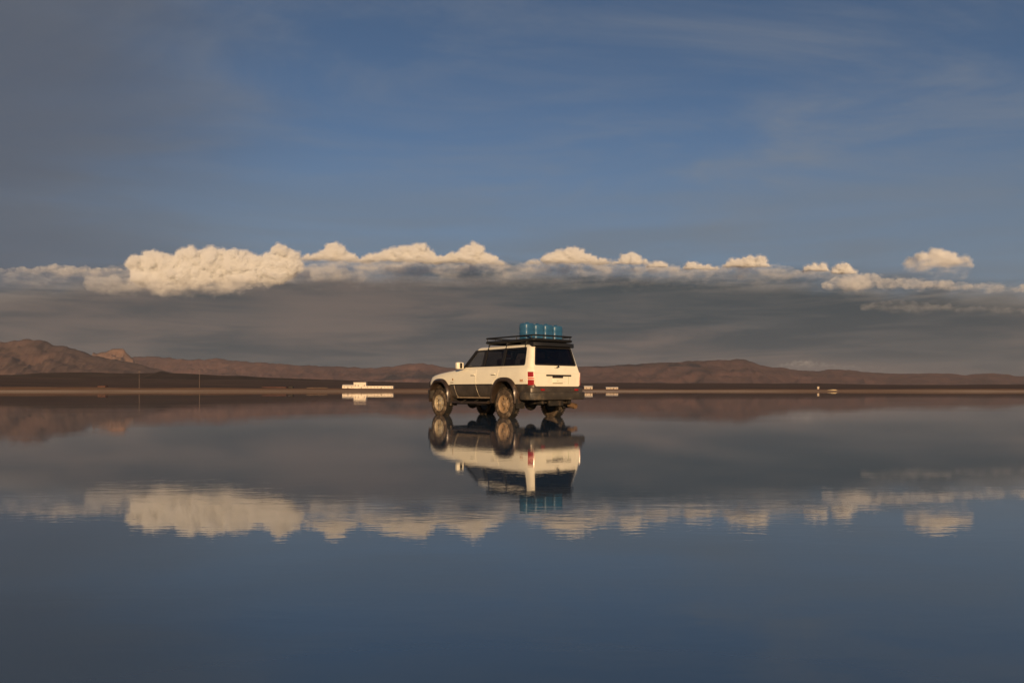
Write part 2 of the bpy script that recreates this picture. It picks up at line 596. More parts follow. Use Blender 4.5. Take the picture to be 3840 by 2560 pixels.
def cloud(label, top, base, dist, rr, n, fade, seed, wisp=0.0, deep=1.0, vox=6.0, disp=1.0, dens=0.03):
    """top / base: (px, py) outlines in the photograph, built at real size dist metres away"""
    rg = random.Random(seed)
    dist *= CS
    tx = [a for a, _ in top]; ty = [b_ for _, b_ in top]
    bx = [a for a, _ in base]; by = [b_ for _, b_ in base]
    s = dist / FPX
    cx = (tx[0] + tx[-1]) / 2
    cyb = max(by)
    balls = []                                   # px, py, depth px, r px
    x = tx[0]
    while x < tx[-1]:
        yt, yb = interp(x, tx, ty), interp(x, bx, by)
        hgt = max(4.0, yb - yt)
        r = min(rg.uniform(rr[0], rr[1]) * 1.25, hgt * 0.55 + 1)
        y = yt + r
        row = 0
        while y < yb + r * 0.3:
            rj = r * rg.uniform(0.8, 1.2)
            yc = min(y, yb - 0.35 * rj)
            dp = rg.uniform(-0.5, 0.6) * deep * (hgt * 0.35 + 8) - row * deep * 3
            balls.append((min(max(x + rg.uniform(-.3, .3) * r, tx[0] + rj * .5), tx[-1] - rj * .5), yc, dp, rj))
            y += r * rg.uniform(0.9, 1.2); row += 1
        x += r * rg.uniform(0.55, 0.9)
    for level, (cnt, f0, f1) in enumerate(((6, 0.34, 0.58), (3, 0.30, 0.5))):
        for (px, py, dp, r) in list(balls):
            for k in range(cnt):
                th, ph = rg.uniform(0, TAU), math.acos(rg.uniform(-0.35, 1.0))
                q = r * rg.uniform(f0, f1)
                if q < 2.2: continue
                nx, ny, nd = px + r * 0.85 * math.sin(ph) * math.cos(th), py - r * 0.85 * math.cos(ph), dp + r * 0.85 * math.sin(ph) * math.sin(th)
                if ny - q < interp(nx, tx, ty) - 2.5 or nx < tx[0] - 4 or nx > tx[-1] + 4: continue
                balls.append((nx, ny, nd, q))
    Bn = np.array(balls)
    ctr = np.stack([(Bn[:, 0] - cx) * s, Bn[:, 2] * s, (cyb - Bn[:, 1]) * s], 1)
    V = (ICO_V[None] * (Bn[:, 3] * s)[:, None, None] + ctr[:, None]).reshape(-1, 3)
    F = (ICO_F[None] + (np.arange(len(Bn)) * len(ICO_V))[:, None, None]).reshape(-1, 3)
    me = bpy.data.meshes.new('cumulus_cloud')
    me.from_pydata(V.tolist(), [], F.tolist())
    o = bpy.data.objects.new('cumulus_cloud', me)
    link(o)
    o.location = pix(cx, cyb, dist)
    k = s / 4.0
    md = o.modifiers.new('union', 'REMESH'); md.mode = 'VOXEL'; md.voxel_size = vox * k
    for tex, st in ((TX_BIG, 85.0), (TX_SMALL, -34.0), (TX_FINE, -20.0)):
        d = o.modifiers.new('billow', 'DISPLACE'); d.texture = tex; d.strength = st * k * disp; d.mid_level = 0.5
        d.texture_coords = 'GLOBAL'
    md = o.modifiers.new('union', 'REMESH'); md.mode = 'VOXEL'; md.voxel_size = vox * k * 0.9
    for tex, st in ((TX_NOISE, 34.0), (TX_GRAIN, 13.0)):
        d = o.modifiers.new('wisps', 'DISPLACE'); d.texture = tex; d.strength = st * k * disp; d.mid_level = 0.5
        d.texture_coords = 'GLOBAL'
    dg = bpy.context.evaluated_depsgraph_get()
    me2 = bpy.data.meshes.new_from_object(o.evaluated_get(dg))
    o.modifiers.clear(); o.data = me2; bpy.data.meshes.remove(me)
    for p_ in me2.polygons:
        p_.use_smooth = True
    me2.materials.clear()
    me2.materials.append(cloud_mat('cloud_droplets', dens, fade[0] * s, fade[1] * s, wisp))
    if dens > 0.015:                              # torn, thinner edge around the dense core
        me3 = me2.copy(); me3.materials.clear()
        fo = bpy.data.objects.new('fringe', me3)
        link(fo); fo.location = o.location
        for tex, st in ((TX_SMALL2, 75.0), (TX_NOISE, 46.0)):
            d = fo.modifiers.new('torn', 'DISPLACE'); d.texture = tex; d.strength = st * k; d.mid_level = 0.36
            d.texture_coords = 'GLOBAL'
        rm = fo.modifiers.new('union', 'REMESH'); rm.mode = 'VOXEL'; rm.voxel_size = vox * k * 1.3
        dg = bpy.context.evaluated_depsgraph_get()
        me4 = bpy.data.meshes.new_from_object(fo.evaluated_get(dg))
        fo.modifiers.clear(); fo.data = me4; bpy.data.meshes.remove(me3)
        me4.materials.clear()
        me4.materials.append(cloud_mat('cloud_fringe', 0.0042, (fade[0] - 14) * s, fade[1] * s, 0.8))
        fo.parent = o; fo.location = (0, 0, 0)
    tag(o, label, 'cloud')
    return o


cloud('tall sunlit cumulus heap at the left, the biggest and brightest cloud',
      [(486, 985), (492, 952), (500, 958), (530, 962), (570, 943), (600, 950), (640, 955), (675, 955), (690, 928), (720, 928), (745, 945), (770, 932), (850, 936), (920, 945), (960, 962), (990, 960), (1020, 940), (1050, 920), (1075, 925), (1105, 955), (1130, 990)],
      [(486, 1000), (520, 1050), (560, 1085), (640, 1115), (800, 1098), (900, 1085), (1000, 1068), (1070, 1040), (1130, 995)],
      11500, (9, 26), 420, (-45, 105), 5, deep=0.55, vox=5.0, dens=0.026)
cloud('cream cumulus dome joined to the right side of the tallest heap',
      [(1120, 985), (1150, 962), (1200, 945), (1225, 925), (1250, 912), (1275, 918), (1300, 938), (1335, 955), (1350, 970)],
      [(1120, 990), (1350, 985)], 12500, (5, 14), 110, (-6, 26), 2)
cloud('long low cumulus with a rounded hump, directly above the grey bank, left of centre',
      [(1360, 965), (1390, 952), (1440, 948), (1475, 935), (1500, 930), (1550, 920), (1590, 918), (1615, 945), (1640, 968), (1655, 980)],
      [(1360, 985), (1500, 992), (1655, 994)], 12600, (5, 15), 150, (-6, 26), 3)
cloud('cumulus with a single narrow turret, above the front end of the vehicle',
      [(1630, 965), (1680, 955), (1725, 950), (1745, 925), (1760, 910), (1778, 908), (1800, 922), (1815, 945), (1850, 960), (1880, 980), (1910, 990)],
      [(1630, 992), (1780, 1000), (1910, 1000)], 12600, (5, 14), 150, (-6, 28), 4)
cloud('broad dome-shaped cumulus above the blue jugs on the vehicle',
      [(1990, 985), (2020, 978), (2060, 950), (2100, 938), (2130, 932), (2155, 930), (2190, 945), (2220, 965), (2260, 968), (2290, 985)],
      [(1990, 998), (2290, 998)], 12800, (5, 14), 150, (-6, 24), 5)
cloud('small pointed cumulus standing next to the broad dome-shaped one',
      [(2300, 985), (2325, 972), (2345, 950), (2362, 944), (2380, 950), (2400, 970), (2425, 988)],
      [(2300, 1000), (2425, 1000)], 12800, (4, 11), 70, (-6, 20), 6)
cloud('tiny flat cumulus fragment right of the small pointed cumulus',
      [(2430, 996), (2455, 988), (2480, 986), (2500, 996)], [(2430, 1004), (2500, 1004)], 12900, (4, 7), 30, (-1, 5), 7)
cloud('small low cumulus between the pointed one and the two-lobed one',
      [(2565, 1000), (2580, 984), (2600, 982), (2615, 992), (2640, 1000), (2660, 1002), (2690, 1006)],
      [(2565, 1012), (2690, 1014)], 12900, (5, 10), 50, (-1, 7), 8)
cloud('two-lobed cumulus with a tilted top, right of centre',
      [(2715, 992), (2740, 976), (2770, 972), (2790, 965), (2820, 958), (2850, 962), (2870, 985), (2880, 1000)],
      [(2715, 1006), (2880, 1006)], 12900, (6, 16), 90, (-2, 10), 9)
cloud('small square-topped cumulus, first of the pair below the lone cloud',
      [(3022, 1000), (3035, 990), (3060, 992), (3085, 988), (3100, 1000)], [(3022, 1020), (3100, 1020)], 12900, (6, 12), 50, (-1, 8), 10)
cloud('small round cumulus, second of the pair below the lone cloud',
      [(3125, 1008), (3145, 994), (3170, 990), (3190, 1000), (3205, 1020)], [(3125, 1032), (3205, 1032)], 12900, (7, 13), 50, (-1, 10), 11)
cloud('long ragged lit cloud edge at the right below the lone cloud',
      [(3090, 1058), (3130, 1042), (3180, 1030), (3240, 1024), (3290, 1028), (3350, 1052), (3370, 1040), (3420, 1045), (3470, 1055), (3540, 1050), (3600, 1062), (3660, 1066), (3740, 1062), (3800, 1076), (3850, 1066), (3960, 1080), (4100, 1085)],
      [(3090, 1082), (3150, 1098), (3240, 1094), (3330, 1072), (3500, 1082), (3700, 1092), (3850, 1098), (4100, 1110)],
      12700, (7, 16), 330, (-16, 46), 12, wisp=0.85, dens=0.0055)
cloud('lone soft cap cloud floating above the bank at the far right',
      [(3400, 985), (3430, 962), (3470, 948), (3510, 937), (3540, 945), (3590, 962), (3612, 972), (3622, 990)],
      [(3400, 1000), (3460, 1040), (3540, 1052), (3622, 1040)], 13500, (10, 22), 140, (-20, 118), 13, wisp=0.4, dens=0.017)
cloud('low ragged lit cloud edge at the far left beyond the tallest heap',
      [(-260, 1012), (-120, 1016), (0, 1014), (60, 1004), (110, 1006), (170, 995), (210, 992), (260, 998), (330, 1000), (400, 1008), (490, 1004), (520, 1010)],
      [(-260, 1028), (120, 1030), (520, 1036)], 12700, (5, 12), 300, (-10, 36), 14, wisp=0.7, dens=0.007)
cloud('dim pink patch of far cloud resting behind the right mountains',
      [(2780, 1396), (2860, 1384), (2940, 1366), (2990, 1352), (3040, 1354), (3100, 1364), (3200, 1372), (3320, 1378), (3460, 1392)],
      [(2780, 1402), (3460, 1402)], 40000, (9, 18), 90, (-14, 75), 15, wisp=0.7, vox=6, dens=0.0010)

cloud('thin tan cloud patch trailing below the left end of the tallest heap',
      [(330, 1040), (420, 1030), (520, 1040), (640, 1070), (760, 1080), (860, 1085)], [(330, 1075), (450, 1108), (600, 1122), (760, 1112), (860, 1098)],
      11900, (14, 26), 0, (-10, 50), 21, wisp=0.7, dens=0.0026, vox=12)
cloud('thin tan cloud patch under the cream dome, right of the tallest heap',
      [(1090, 1010), (1160, 1000), (1240, 996), (1320, 1010), (1370, 1030)], [(1090, 1055), (1200, 1072), (1320, 1066), (1370, 1045)],
      12300, (14, 24), 0, (-10, 45), 22, wisp=0.7, dens=0.0026, vox=12)
cloud('long thin grey cloud streak just under the row of small cumulus',
      [(1380, 1000), (1600, 992), (1900, 996), (2200, 1000), (2500, 1004), (2800, 1004), (3080, 1018)], [(1380, 1016), (1700, 1018), (2100, 1016), (2600, 1026), (3080, 1036)],
      13300, (8, 14), 0, (-10, 30), 23, wisp=0.85, dens=0.0024, vox=12)
cloud('faint broken cloud streak at the right, halfway down the grey bank',
      [(3230, 1140), (3330, 1126), (3480, 1136), (3640, 1148), (3860, 1150), (4000, 1160)], [(3230, 1160), (3480, 1178), (3860, 1190), (4000, 1186)],
      12500, (10, 18), 0, (-10, 40), 24, wisp=0.9, dens=0.0009, vox=12)

rgb_ = random.Random(31)
crest = [(-700, 1046), (-300, 1030), (0, 1022), (250, 1016), (500, 1012), (900, 1000), (1120, 988), (1400, 984), (1700, 986), (2000, 990), (2300, 994), (2600, 1000), (2900, 1004), (3150, 1022), (3400, 1044), (3600, 1058), (3850, 1072), (4300, 1090)]
xs_ = list(range(-650, 4300, 45))
cloud('ragged cloud bank stretching across the whole sky under the bright cumulus',
      [(x_, interp(x_, [c_[0] for c_ in crest], [c_[1] for c_ in crest]) + rgb_.uniform(-16, 4)) for x_ in xs_],
      [(x_, interp(x_, [c_[0] for c_ in crest], [c_[1] for c_ in crest]) + 128) for x_ in (xs_[0], 0, 1000, 2000, 3000, xs_[-1])],
      13800, (16, 40), 0, (80, 290), 25, wisp=0.8, dens=0.0062, vox=16, deep=0.8)

# ================================================================== OFF-ROAD CAR
mat_white = pmat('white_car_paint', (0.86, 0.79, 0.62), 0.32, 0, 0.5, var=0.03, vscale=3, dirt=(0.55, 0.44, 0.32), dirt_amt=0.16, dirt_scale=4, coat=0.55)
mat_clad = pmat('dark_bronze_cladding', (0.095, 0.075, 0.056), 0.36, 0.45, 0.5, var=0.25, vscale=4, dirt=(0.26, 0.19, 0.12), dirt_amt=0.25, dirt_scale=5)
mat_flare = pmat('dusty_flare_plastic', (0.050, 0.034, 0.024), 0.30, 0.3, 0.6, var=0.25, vscale=5, dirt=(0.24, 0.16, 0.10), dirt_amt=0.2, dirt_scale=6)
mat_black = pmat('black_trim', (0.014, 0.013, 0.012), 0.45, 0, 0.4)
mat_seal = pmat('window_seal', (0.012, 0.010, 0.009), 0.55)
mat_bumper = pmat('dark_grey_bumper', (0.050, 0.042, 0.034), 0.48, 0, 0.4, var=0.2, vscale=5, dirt=(0.20, 0.15, 0.10), dirt_amt=0.25, dirt_scale=5)
mat_tyre = pmat('tyre_rubber', (0.022, 0.020, 0.018), 0.85, 0, 0.2, var=0.2, dirt=(0.25, 0.18, 0.12), dirt_amt=0.35, dirt_scale=7)
mat_side = pmat('salt_dusted_sidewall', (0.075, 0.054, 0.038), 0.9, 0, 0.1, var=0.3, vscale=10, dirt=(0.30, 0.23, 0.16), dirt_amt=0.4, dirt_scale=9)
mat_rim = pmat('dusty_alloy', (0.62, 0.52, 0.36), 0.30, 0.5, 0.5, var=0.2, vscale=12, dirt=(0.34, 0.23, 0.13), dirt_amt=0.5, dirt_scale=8)
mat_rim2 = pmat('very_dusty_alloy', (0.36, 0.25, 0.15), 0.55, 0.25, 0.4, var=0.25, vscale=12, dirt=(0.38, 0.25, 0.14), dirt_amt=0.7, dirt_scale=8)
mat_under = pmat('oily_underbody', (0.020, 0.017, 0.014), 0.7, 0, 0.3, var=0.3, dirt=(0.16, 0.11, 0.07), dirt_amt=0.35, dirt_scale=5)
mat_rack = pmat('black_rack_paint', (0.013, 0.012, 0.011), 0.5, 0, 0.4)
mat_seat = pmat('brown_seat_fabric', (0.13, 0.070, 0.040), 0.9, 0, 0.1, var=0.2)
mat_int = pmat('dark_interior', (0.020, 0.017, 0.015), 0.8, 0, 0.2)
mat_red = pmat('red_lamp_lens', (0.27, 0.008, 0.007), 0.12, 0, 0.6)
mat_red2 = pmat('pale_red_lamp_lens', (0.55, 0.12, 0.09), 0.12, 0, 0.6)
mat_plate = pmat('white_number_plate', (0.85, 0.80, 0.62), 0.4)
mat_mirror = pmat('mirror_glass', (0.5, 0.5, 0.5), 0.03, 1.0)
mat_decal = pmat('orange_brown_decal', (0.42, 0.16, 0.06), 0.5)
mat_chrome = pmat('dull_chrome', (0.5, 0.46, 0.4), 0.25, 1.0)
mat_exh = pmat('rusty_exhaust', (0.22, 0.13, 0.07), 0.7, 0.4, dirt=(0.3, 0.2, 0.12), dirt_amt=0.4)


def glass_mat(name, tint):
    m, n, p, o = new_mat(name)
    t = m.node_tree
    t.nodes.remove(p)
    gl = n.node('ShaderNodeBsdfGlossy'); gl.inputs['Roughness'].default_value = 0.02
    gl.inputs['Color'].default_value = (0.9, 0.9, 0.9, 1)
    tr = n.node('ShaderNodeBsdfTransparent'); tr.inputs['Color'].default_value = tuple(tint) + (1,)
    fr = n.node('ShaderNodeFresnel'); fr.inputs['IOR'].default_value = 1.5
    mx = n.node('ShaderNodeMixShader')
    bf = n.node('ShaderNodeNewGeometry').outputs['Backfacing']
    n.put(mx.inputs[0], n.m('MULTIPLY', fr.outputs[0], n.m('SUBTRACT', 1.0, bf))); t.links.new(tr.outputs[0], mx.inputs[1]); t.links.new(gl.outputs[0], mx.inputs[2])
    t.links.new(mx.outputs[0], o.inputs['Surface'])
    return m


mat_glass = glass_mat('tinted_side_glass', (0.78, 0.74, 0.70))
mat_glass_q = glass_mat('tinted_rear_side_glass', (0.42, 0.37, 0.33))
mat_glass_r = glass_mat('dark_rear_glass', (0.30, 0.24, 0.23))
mat_glass_f = glass_mat('windscreen_glass', (0.8, 0.8, 0.78))

mat_edge = pmat('door_edge_highlight', (0.24, 0.19, 0.13), 0.4, 0.2)  # lighter colour stands in for sun caught on the door edges
mat_sill = pmat('tan_sill', (0.24, 0.175, 0.115), 0.7, 0, 0.3, var=0.2)
TH = R(39.45)
car = bpy.data.objects.new('off_road_car', None)
link(car)
car.location = (0.4438, 19.0, -0.02)
car.rotation_euler = (0, 0, TH)
tag(car, 'white off-road car with dark lower panels and loaded roof rack, standing in shallow water', 'car')
# car space: x = right, y = forward from the rear axle, z = up
WB = 2.65


# ---- lower body
def ztop(u):
    return interp(u, [-1, 1.62, 1.75, 2.42, 2.95, 3.12, 3.20, 3.245], [1.19, 1.19, 1.175, 1.12, 1.055, 1.01, 0.965, 0.90])


def kv(u):
    return interp(u, [-0.935, -0.925, -0.885, -0.825, -0.79, 0, 2.0, 2.7, 3.0, 3.12, 3.20, 3.245],
                  [0.866, 0.886, 0.931, 0.985, 0.997, 1.0, 1.0, 0.985, 0.955, 0.93, 0.89, 0.83])


def urear(w):
    return 0.0 if w < 1.04 else (w - 1.04) * 0.30


def half(u):
    zt = ztop(u)
    L = [(0.0, 0.46), (0.60, 0.46), (0.715, 0.465), (0.768, 0.52), (0.797, 0.66), (0.806, 0.78), (0.808, 0.88),
         (0.806, min(0.97, zt - 0.16)), (0.797, zt - 0.115), (0.780, zt - 0.055), (0.758, zt - 0.015), (0.735, zt), (0.50, zt + 0.012), (0.0, zt + 0.02)]
    return [(a * kv(u), b_) for a, b_ in L]


def vside(u, w):
    h = half(u)[2:12]
    return interp(w, [b_ for _, b_ in h], [a for a, _ in h])


US = [-0.935, -0.925, -0.885, -0.825, -0.79, -0.4, 0, 0.4, 0.8, 1.2, 1.62, 1.75, 2.0, 2.3, 2.6, 2.8, 3.0, 3.12, 3.20, 3.245]


def body_solid(name):
    V = []; F = []
    ring = None
    for u in US:
        h = half(u)
        pts = [(a, b_) for a, b_ in h] + [(-a, b_) for a, b_ in h[1:-1]][::-1]
        ring = len(pts)
        for a, b_ in pts:
            sh = urear(b_) * max(0.0, min(1.0, (-0.4 - u) / 0.4))
            V.append((a, u + sh, b_))
    for i in range(len(US) - 1):
        for k in range(ring):
            F.append((i * ring + k, i * ring + (k + 1) % ring, (i + 1) * ring + (k + 1) % ring, (i + 1) * ring + k))
    F.append(tuple(range(ring))[::-1]); F.append(tuple(range((len(US) - 1) * ring, len(US) * ring)))
    return mk(name, V, F)


def arch_curve(uc, hw, top, zc=0.36, n=22, foot=None):
    pts = []
    for k in range(n + 1):
        a = math.pi * k / n
        cs, sn_ = math.cos(a), math.sin(a)
        pts.append((uc + hw * math.copysign(abs(cs) ** 0.78, cs), zc + (top - zc) * sn_ ** 0.78))
    if foot is not None:
        pts = [(pts[0][0] + 0.0, foot)] + pts + [(pts[-1][0], foot)]
    return pts


body = body_solid('body')
tub = prism('cut', [(-0.66, 0.80), (1.62, 0.80), (1.62, 1.4), (-0.66, 1.4)], 'x', -0.665, 0.665)
boolean(body, tub)
for uc in (0.0, WB):
    for s in (-1, 1):
        lo, hi = (0.46, 1.2) if s > 0 else (-1.2, -0.46)
        poly = arch_curve(uc, 0.415, 0.885, foot=0.2)
        boolean(body, prism('cut', poly, 'x', lo, hi))
# split at the two-tone line
SPLIT = 0.795
clad_me = body.data.copy()


def bisect_keep(me, z, keep_up):
    b = bmesh.new(); b.from_mesh(me)
    g = b.verts[:] + b.edges[:] + b.faces[:]
    bmesh.ops.bisect_plane(b, geom=g, plane_co=(0, 0, z), plane_no=(0, 0, 1), clear_inner=keep_up, clear_outer=not keep_up)
    b.to_mesh(me); b.free()
    smooth(me, 32)


bisect_keep(body.data, SPLIT, True)
bisect_keep(clad_me, SPLIT, False)
body.data.materials.clear(); body.data.materials.append(mat_white)
body.parent = car
clad = bpy.data.objects.new('lower_panel', clad_me)
clad_me.materials.clear(); clad_me.materials.append(mat_clad)
link(clad, car)
# wheel wells (liners)
for uc in (0.0, WB):
    for s in (-1, 1):
        pts = arch_curve(uc, 0.413, 0.882, foot=0.42)
        V = []; F = []
        for v in (0.462, 0.76):
            V += [(s * v, a, b_) for a, b_ in pts]
        m_ = len(pts)
        F = [(i, i + 1, m_ + i + 1, m_ + i) for i in range(m_ - 1)] + [tuple(range(m_))]
        mk('wheel_well', V, F, mat_under, car)


def panel(name, ws, uf, ur, off, s, mat, parent, nu=8, thick=0.012):
    """body panel that follows the body side between u = ur(w) and uf(w)"""
    V = []; F = []
    nw = len(ws)
    for w in ws:
        for i in range(nu + 1):
            u = ur(w) + (uf(w) - ur(w)) * i / nu
            V.append((s * (vside(u, w) + off), u, w))
    k = nu + 1
    for j in range(nw - 1):
        for i in range(nu):
            F.append((j * k + i, j * k + i + 1, (j + 1) * k + i + 1, (j + 1) * k + i))
    rim_ = [j * k for j in range(nw)] + [(nw - 1) * k + i for i in range(1, nu + 1)] + [j * k + nu for j in range(nw - 2, -1, -1)] + [i for i in range(nu - 1, 0, -1)]
    base = len(V)
    for r_ in rim_:
        x, y, z = V[r_]
        V.append((x - s * thick, y, z))
    m_ = len(rim_)
    for i in range(m_):
        F.append((rim_[i], rim_[(i + 1) % m_], base + (i + 1) % m_, base + i))
    return mk(name, V, F, mat, parent, ang=30)


def lin(a, b_, n_):
    return [a + (b_ - a) * i / (n_ - 1) for i in range(n_)]


def fd_front(w): return interp(w, [0.48, 0.55, 0.79, 1.19], [1.88, 1.915, 1.985, 1.90])
def fd_rear(w): return interp(w, [0.48, 0.79, 1.19], [0.985, 1.085, 1.10])
def rd_front(w): return fd_rear(w) - 0.014
def rd_rear(w): return interp(w, [0.48, 0.70, 0.88, 0.97, 1.19], [0.50, 0.50, 0.42, 0.26, 0.22])


for s in (-1, 1):
    for nm, ff, rf in (('front_door', fd_front, fd_rear), ('rear_door', rd_front, rd_rear)):
        d = panel(nm, lin(0.80, 1.165, 8), ff, rf, 0.007, s, mat_white, car)
        panel('door_lower_panel', lin(0.485, 0.79, 6), ff, rf, 0.009, s, mat_clad, d)
        uh = (fd_rear(1.0) + 0.13) if nm == 'front_door' else (rd_front(1.0) - 0.70)
        uh = fd_rear(1.0) + 0.05 if nm == 'front_door' else 0.34
        v = vside(uh, 1.03) + 0.006
        h = bmesh.new()
        bm_box(h, (s * v if s > 0 else s * (v + 0.022), uh, 1.02), (s * (v + 0.022) if s > 0 else s * v, uh + 0.15, 1.05), 0.006)
        obj_bm('door_handle', h, mat_white, d)
        box_obj('handle_recess', (s * (v - 0.004), uh - 0.01, 1.005), (s * (v + 0.003), uh + 0.165, 1.018), mat_black, d)
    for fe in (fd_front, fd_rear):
        tube_obj('door_edge_glint', [(s * (vside(fe(w_), w_) + 0.010), fe(w_) + 0.006, w_) for w_ in lin(0.485, 0.785, 7)], 0.0075, mat_edge, car, 6)  # added pale strips, a painted glint along the door edges
    tube_obj('sill_strip', [(s * (vside(u_, 0.485) + 0.004), u_, 0.478) for u_ in lin(0.50, 1.95, 6)], 0.020, mat_sill, car, 8)  # added strip along the sill, lighter than the cladding
    # rub strip between the two colours
    panel('rub_strip', [0.782, 0.806], lambda w: 2.16, lambda w: 0.46, 0.014, s, mat_black, car, nu=12)
    # fuel flap or vent marks on front wing
    v = vside(2.08, 0.93)
    box_obj('wing_badge', (s * (v + 0.001), 2.03, 0.845), (s * (v + 0.006), 2.16, 0.858), mat_black, car)
    box_obj('side_indicator', (s * (v + 0.001), 2.03, 0.90), (s * (v + 0.010), 2.075, 0.955), pmat('indicator_lens', (0.35, 0.22, 0.10), 0.2), car, 0.003)

# fuel flap on the left rear wing, brown decal behind the wheel
v = vside(-0.35, 1.0)
dec = bmesh.new()
for i, (a, b_, z0, z1) in enumerate([(-0.59, -0.565, 0.862, 0.905), (-0.63, -0.60, 0.862, 0.893), (-0.665, -0.640, 0.862, 0.905)]):
    v = vside(a, 0.88) + 0.004
    bm_box(dec, (-v - 0.002, b_, z0), (-v, a, z1))
bm_box(dec, (-vside(-0.6, .87) - 0.006, -0.69, 0.846), (-vside(-0.6, .87) - 0.003, -0.56, 0.855))
obj_bm('side_decal', dec, mat_decal, car)

# ---- fender flares
for uc in (0.0, WB):
    for s in (-1, 1):
        foot = 0.40 if uc == 0 else 0.36
        inner = arch_curve(uc, 0.405, 0.875, foot=foot)
        mid = arch_curve(uc, 0.445, 0.915, foot=foot)
        outer = arch_curve(uc, 0.492, 0.958, foot=foot)
        V = []; F = []
        m_ = len(inner)

        def vb(u, w): return vside(u, max(w, 0.50)) if w > 0.5 else vside(u, 0.50)
        rows = []
        rows.append([(s * 0.68, a, b_) for a, b_ in inner])
        rows.append([(s * (0.862 - (0.03 if uc > 1 and a > WB + .2 else 0)), a, b_) for a, b_ in inner])
        rows.append([(s * (0.872 - (0.03 if uc > 1 and a > WB + .2 else 0)), a, b_) for a, b_ in mid])
        rows.append([(s * (vb(a, b_) + 0.030), a, b_) for a, b_ in outer])
        rows.append([(s * (vb(a, b_) - 0.03), a, b_) for a, b_ in outer])
        for r_ in rows:
            V += r_
        for j in range(len(rows) - 1):
            for i in range(m_ - 1):
                F.append((j * m_ + i, j * m_ + i + 1, (j + 1) * m_ + i + 1, (j + 1) * m_ + i))
        F.append(tuple(j * m_ for j in range(len(rows)))); F.append(tuple(j * m_ + m_ - 1 for j in range(len(rows)))[::-1])
        mk('fender_flare', V, F, mat_flare, car, ang=50)
        # mud flap behind each wheel
        y0 = uc - 0.47
        box_obj('mud_flap', (s * 0.60, y0 - 0.012, 0.235 if uc == 0 else 0.27), (s * 0.845, y0 + 0.004, 0.46), mat_under if s > 0 else mat_tyre, car, 0.004)

# ---- cabin
def cab_ring(w, du=0.0, dv=0.0):
    ur = interp(w, [1.10, 1.19, 1.66], [-0.895, -0.885, -0.785]) + du
    uf = interp(w, [1.10, 1.19, 1.66], [1.86, 1.78, 1.31]) - du
    hv = interp(w, [1.10, 1.19, 1.66], [0.765, 0.752, 0.625]) - dv
    return ur, uf, hv


def rrect(ur, uf, hv, rad, z, seg=4):
    P = []
    for cx_, cy_, a0 in ((hv - rad, uf - rad, 0), (-hv + rad, uf - rad, 90), (-hv + rad, ur + rad, 180), (hv - rad, ur + rad, 270)):
        for k in range(seg + 1):
            a = R(a0 + 90 * k / seg)
            P.append((cx_ + rad * math.cos(a), cy_ + rad * math.sin(a), z))
    return P


def cab_solid(name, inner=False):
    V = []; F = []
    lv = [1.165, 1.25, 1.35, 1.45, 1.55, 1.62, 1.655, 1.68, 1.70, 1.712] if not inner else [1.10, 1.25, 1.45, 1.60, 1.665]
    sh = [0, 0, 0, 0, 0, 0, 0.006, 0.025, 0.07, 0.16] if not inner else [0.045] * 5
    for w, q in zip(lv, sh):
        ur, uf, hv = cab_ring(min(w, 1.66), q, q)
        P = rrect(ur, uf, hv, 0.11 if not inner else 0.08, w)
        V += P
    m_ = len(P)
    for i in range(len(lv) - 1):
        for k in range(m_):
            F.append((i * m_ + k, i * m_ + (k + 1) % m_, (i + 1) * m_ + (k + 1) % m_, (i + 1) * m_ + k))
    F.append(tuple(range(m_))[::-1]); F.append(tuple(range((len(lv) - 1) * m_, len(lv) * m_)))
    return mk(name, V, F)


cabin = cab_solid('cabin_frame')
boolean(cabin, cab_solid('cut', True))
SIDE_WIN = round_poly([(1.655, 1.215), (1.275, 1.625), (-0.615, 1.635), (-0.67, 1.215)], [0.02, 0.05, 0.05, 0.06])
REAR_WIN = round_poly([(-0.635, 1.225), (-0.545, 1.635), (0.545, 1.635), (0.635, 1.225)], 0.05)
FRONT_WIN = round_poly([(-0.66, 1.22), (-0.56, 1.615), (0.56, 1.615), (0.66, 1.22)], 0.05)
boolean(cabin, prism('cut', SIDE_WIN, 'x', -1.2, 1.2))
boolean(cabin, prism('cut', REAR_WIN, 'y', -1.6, -0.5))
boolean(cabin, prism('cut', FRONT_WIN, 'y', 1.0, 2.4))
smooth(cabin.data, 32)
cabin.data.materials.clear(); cabin.data.materials.append(mat_white)
cabin.parent = car


def sheet(name, poly, f, thick, mat, parent):
    """flat pane: poly of 2D points mapped to 3D by f(a, b, t) with t = 0..thick"""
    m_ = len(poly)
    V = [f(a, b_, 0) for a, b_ in poly] + [f(a, b_, thick) for a, b_ in poly]
    F = [tuple(range(m_)), tuple(range(m_, 2 * m_))[::-1]] + [(i, (i + 1) % m_, m_ + (i + 1) % m_, m_ + i) for i in range(m_)]
    return mk(name, V, F, mat, parent, ang=20)


def side_pt(s, inset=0.018):
    return lambda u, w, t: (s * (cab_ring(w)[2] - inset - t), u, w)


def band(poly_fn, name, s, mat, inset, thick, parent):
    return sheet(name, poly_fn, side_pt(s, inset), thick, mat, parent)


BP, CP = 0.90, 0.165   # pillars between the side windows
def a_line(w): return 1.655 + (w - 1.215) * (1.275 - 1.655) / (1.625 - 1.215)
def d_line(w): return -0.67 + (w - 1.215) * 0.055 / 0.42


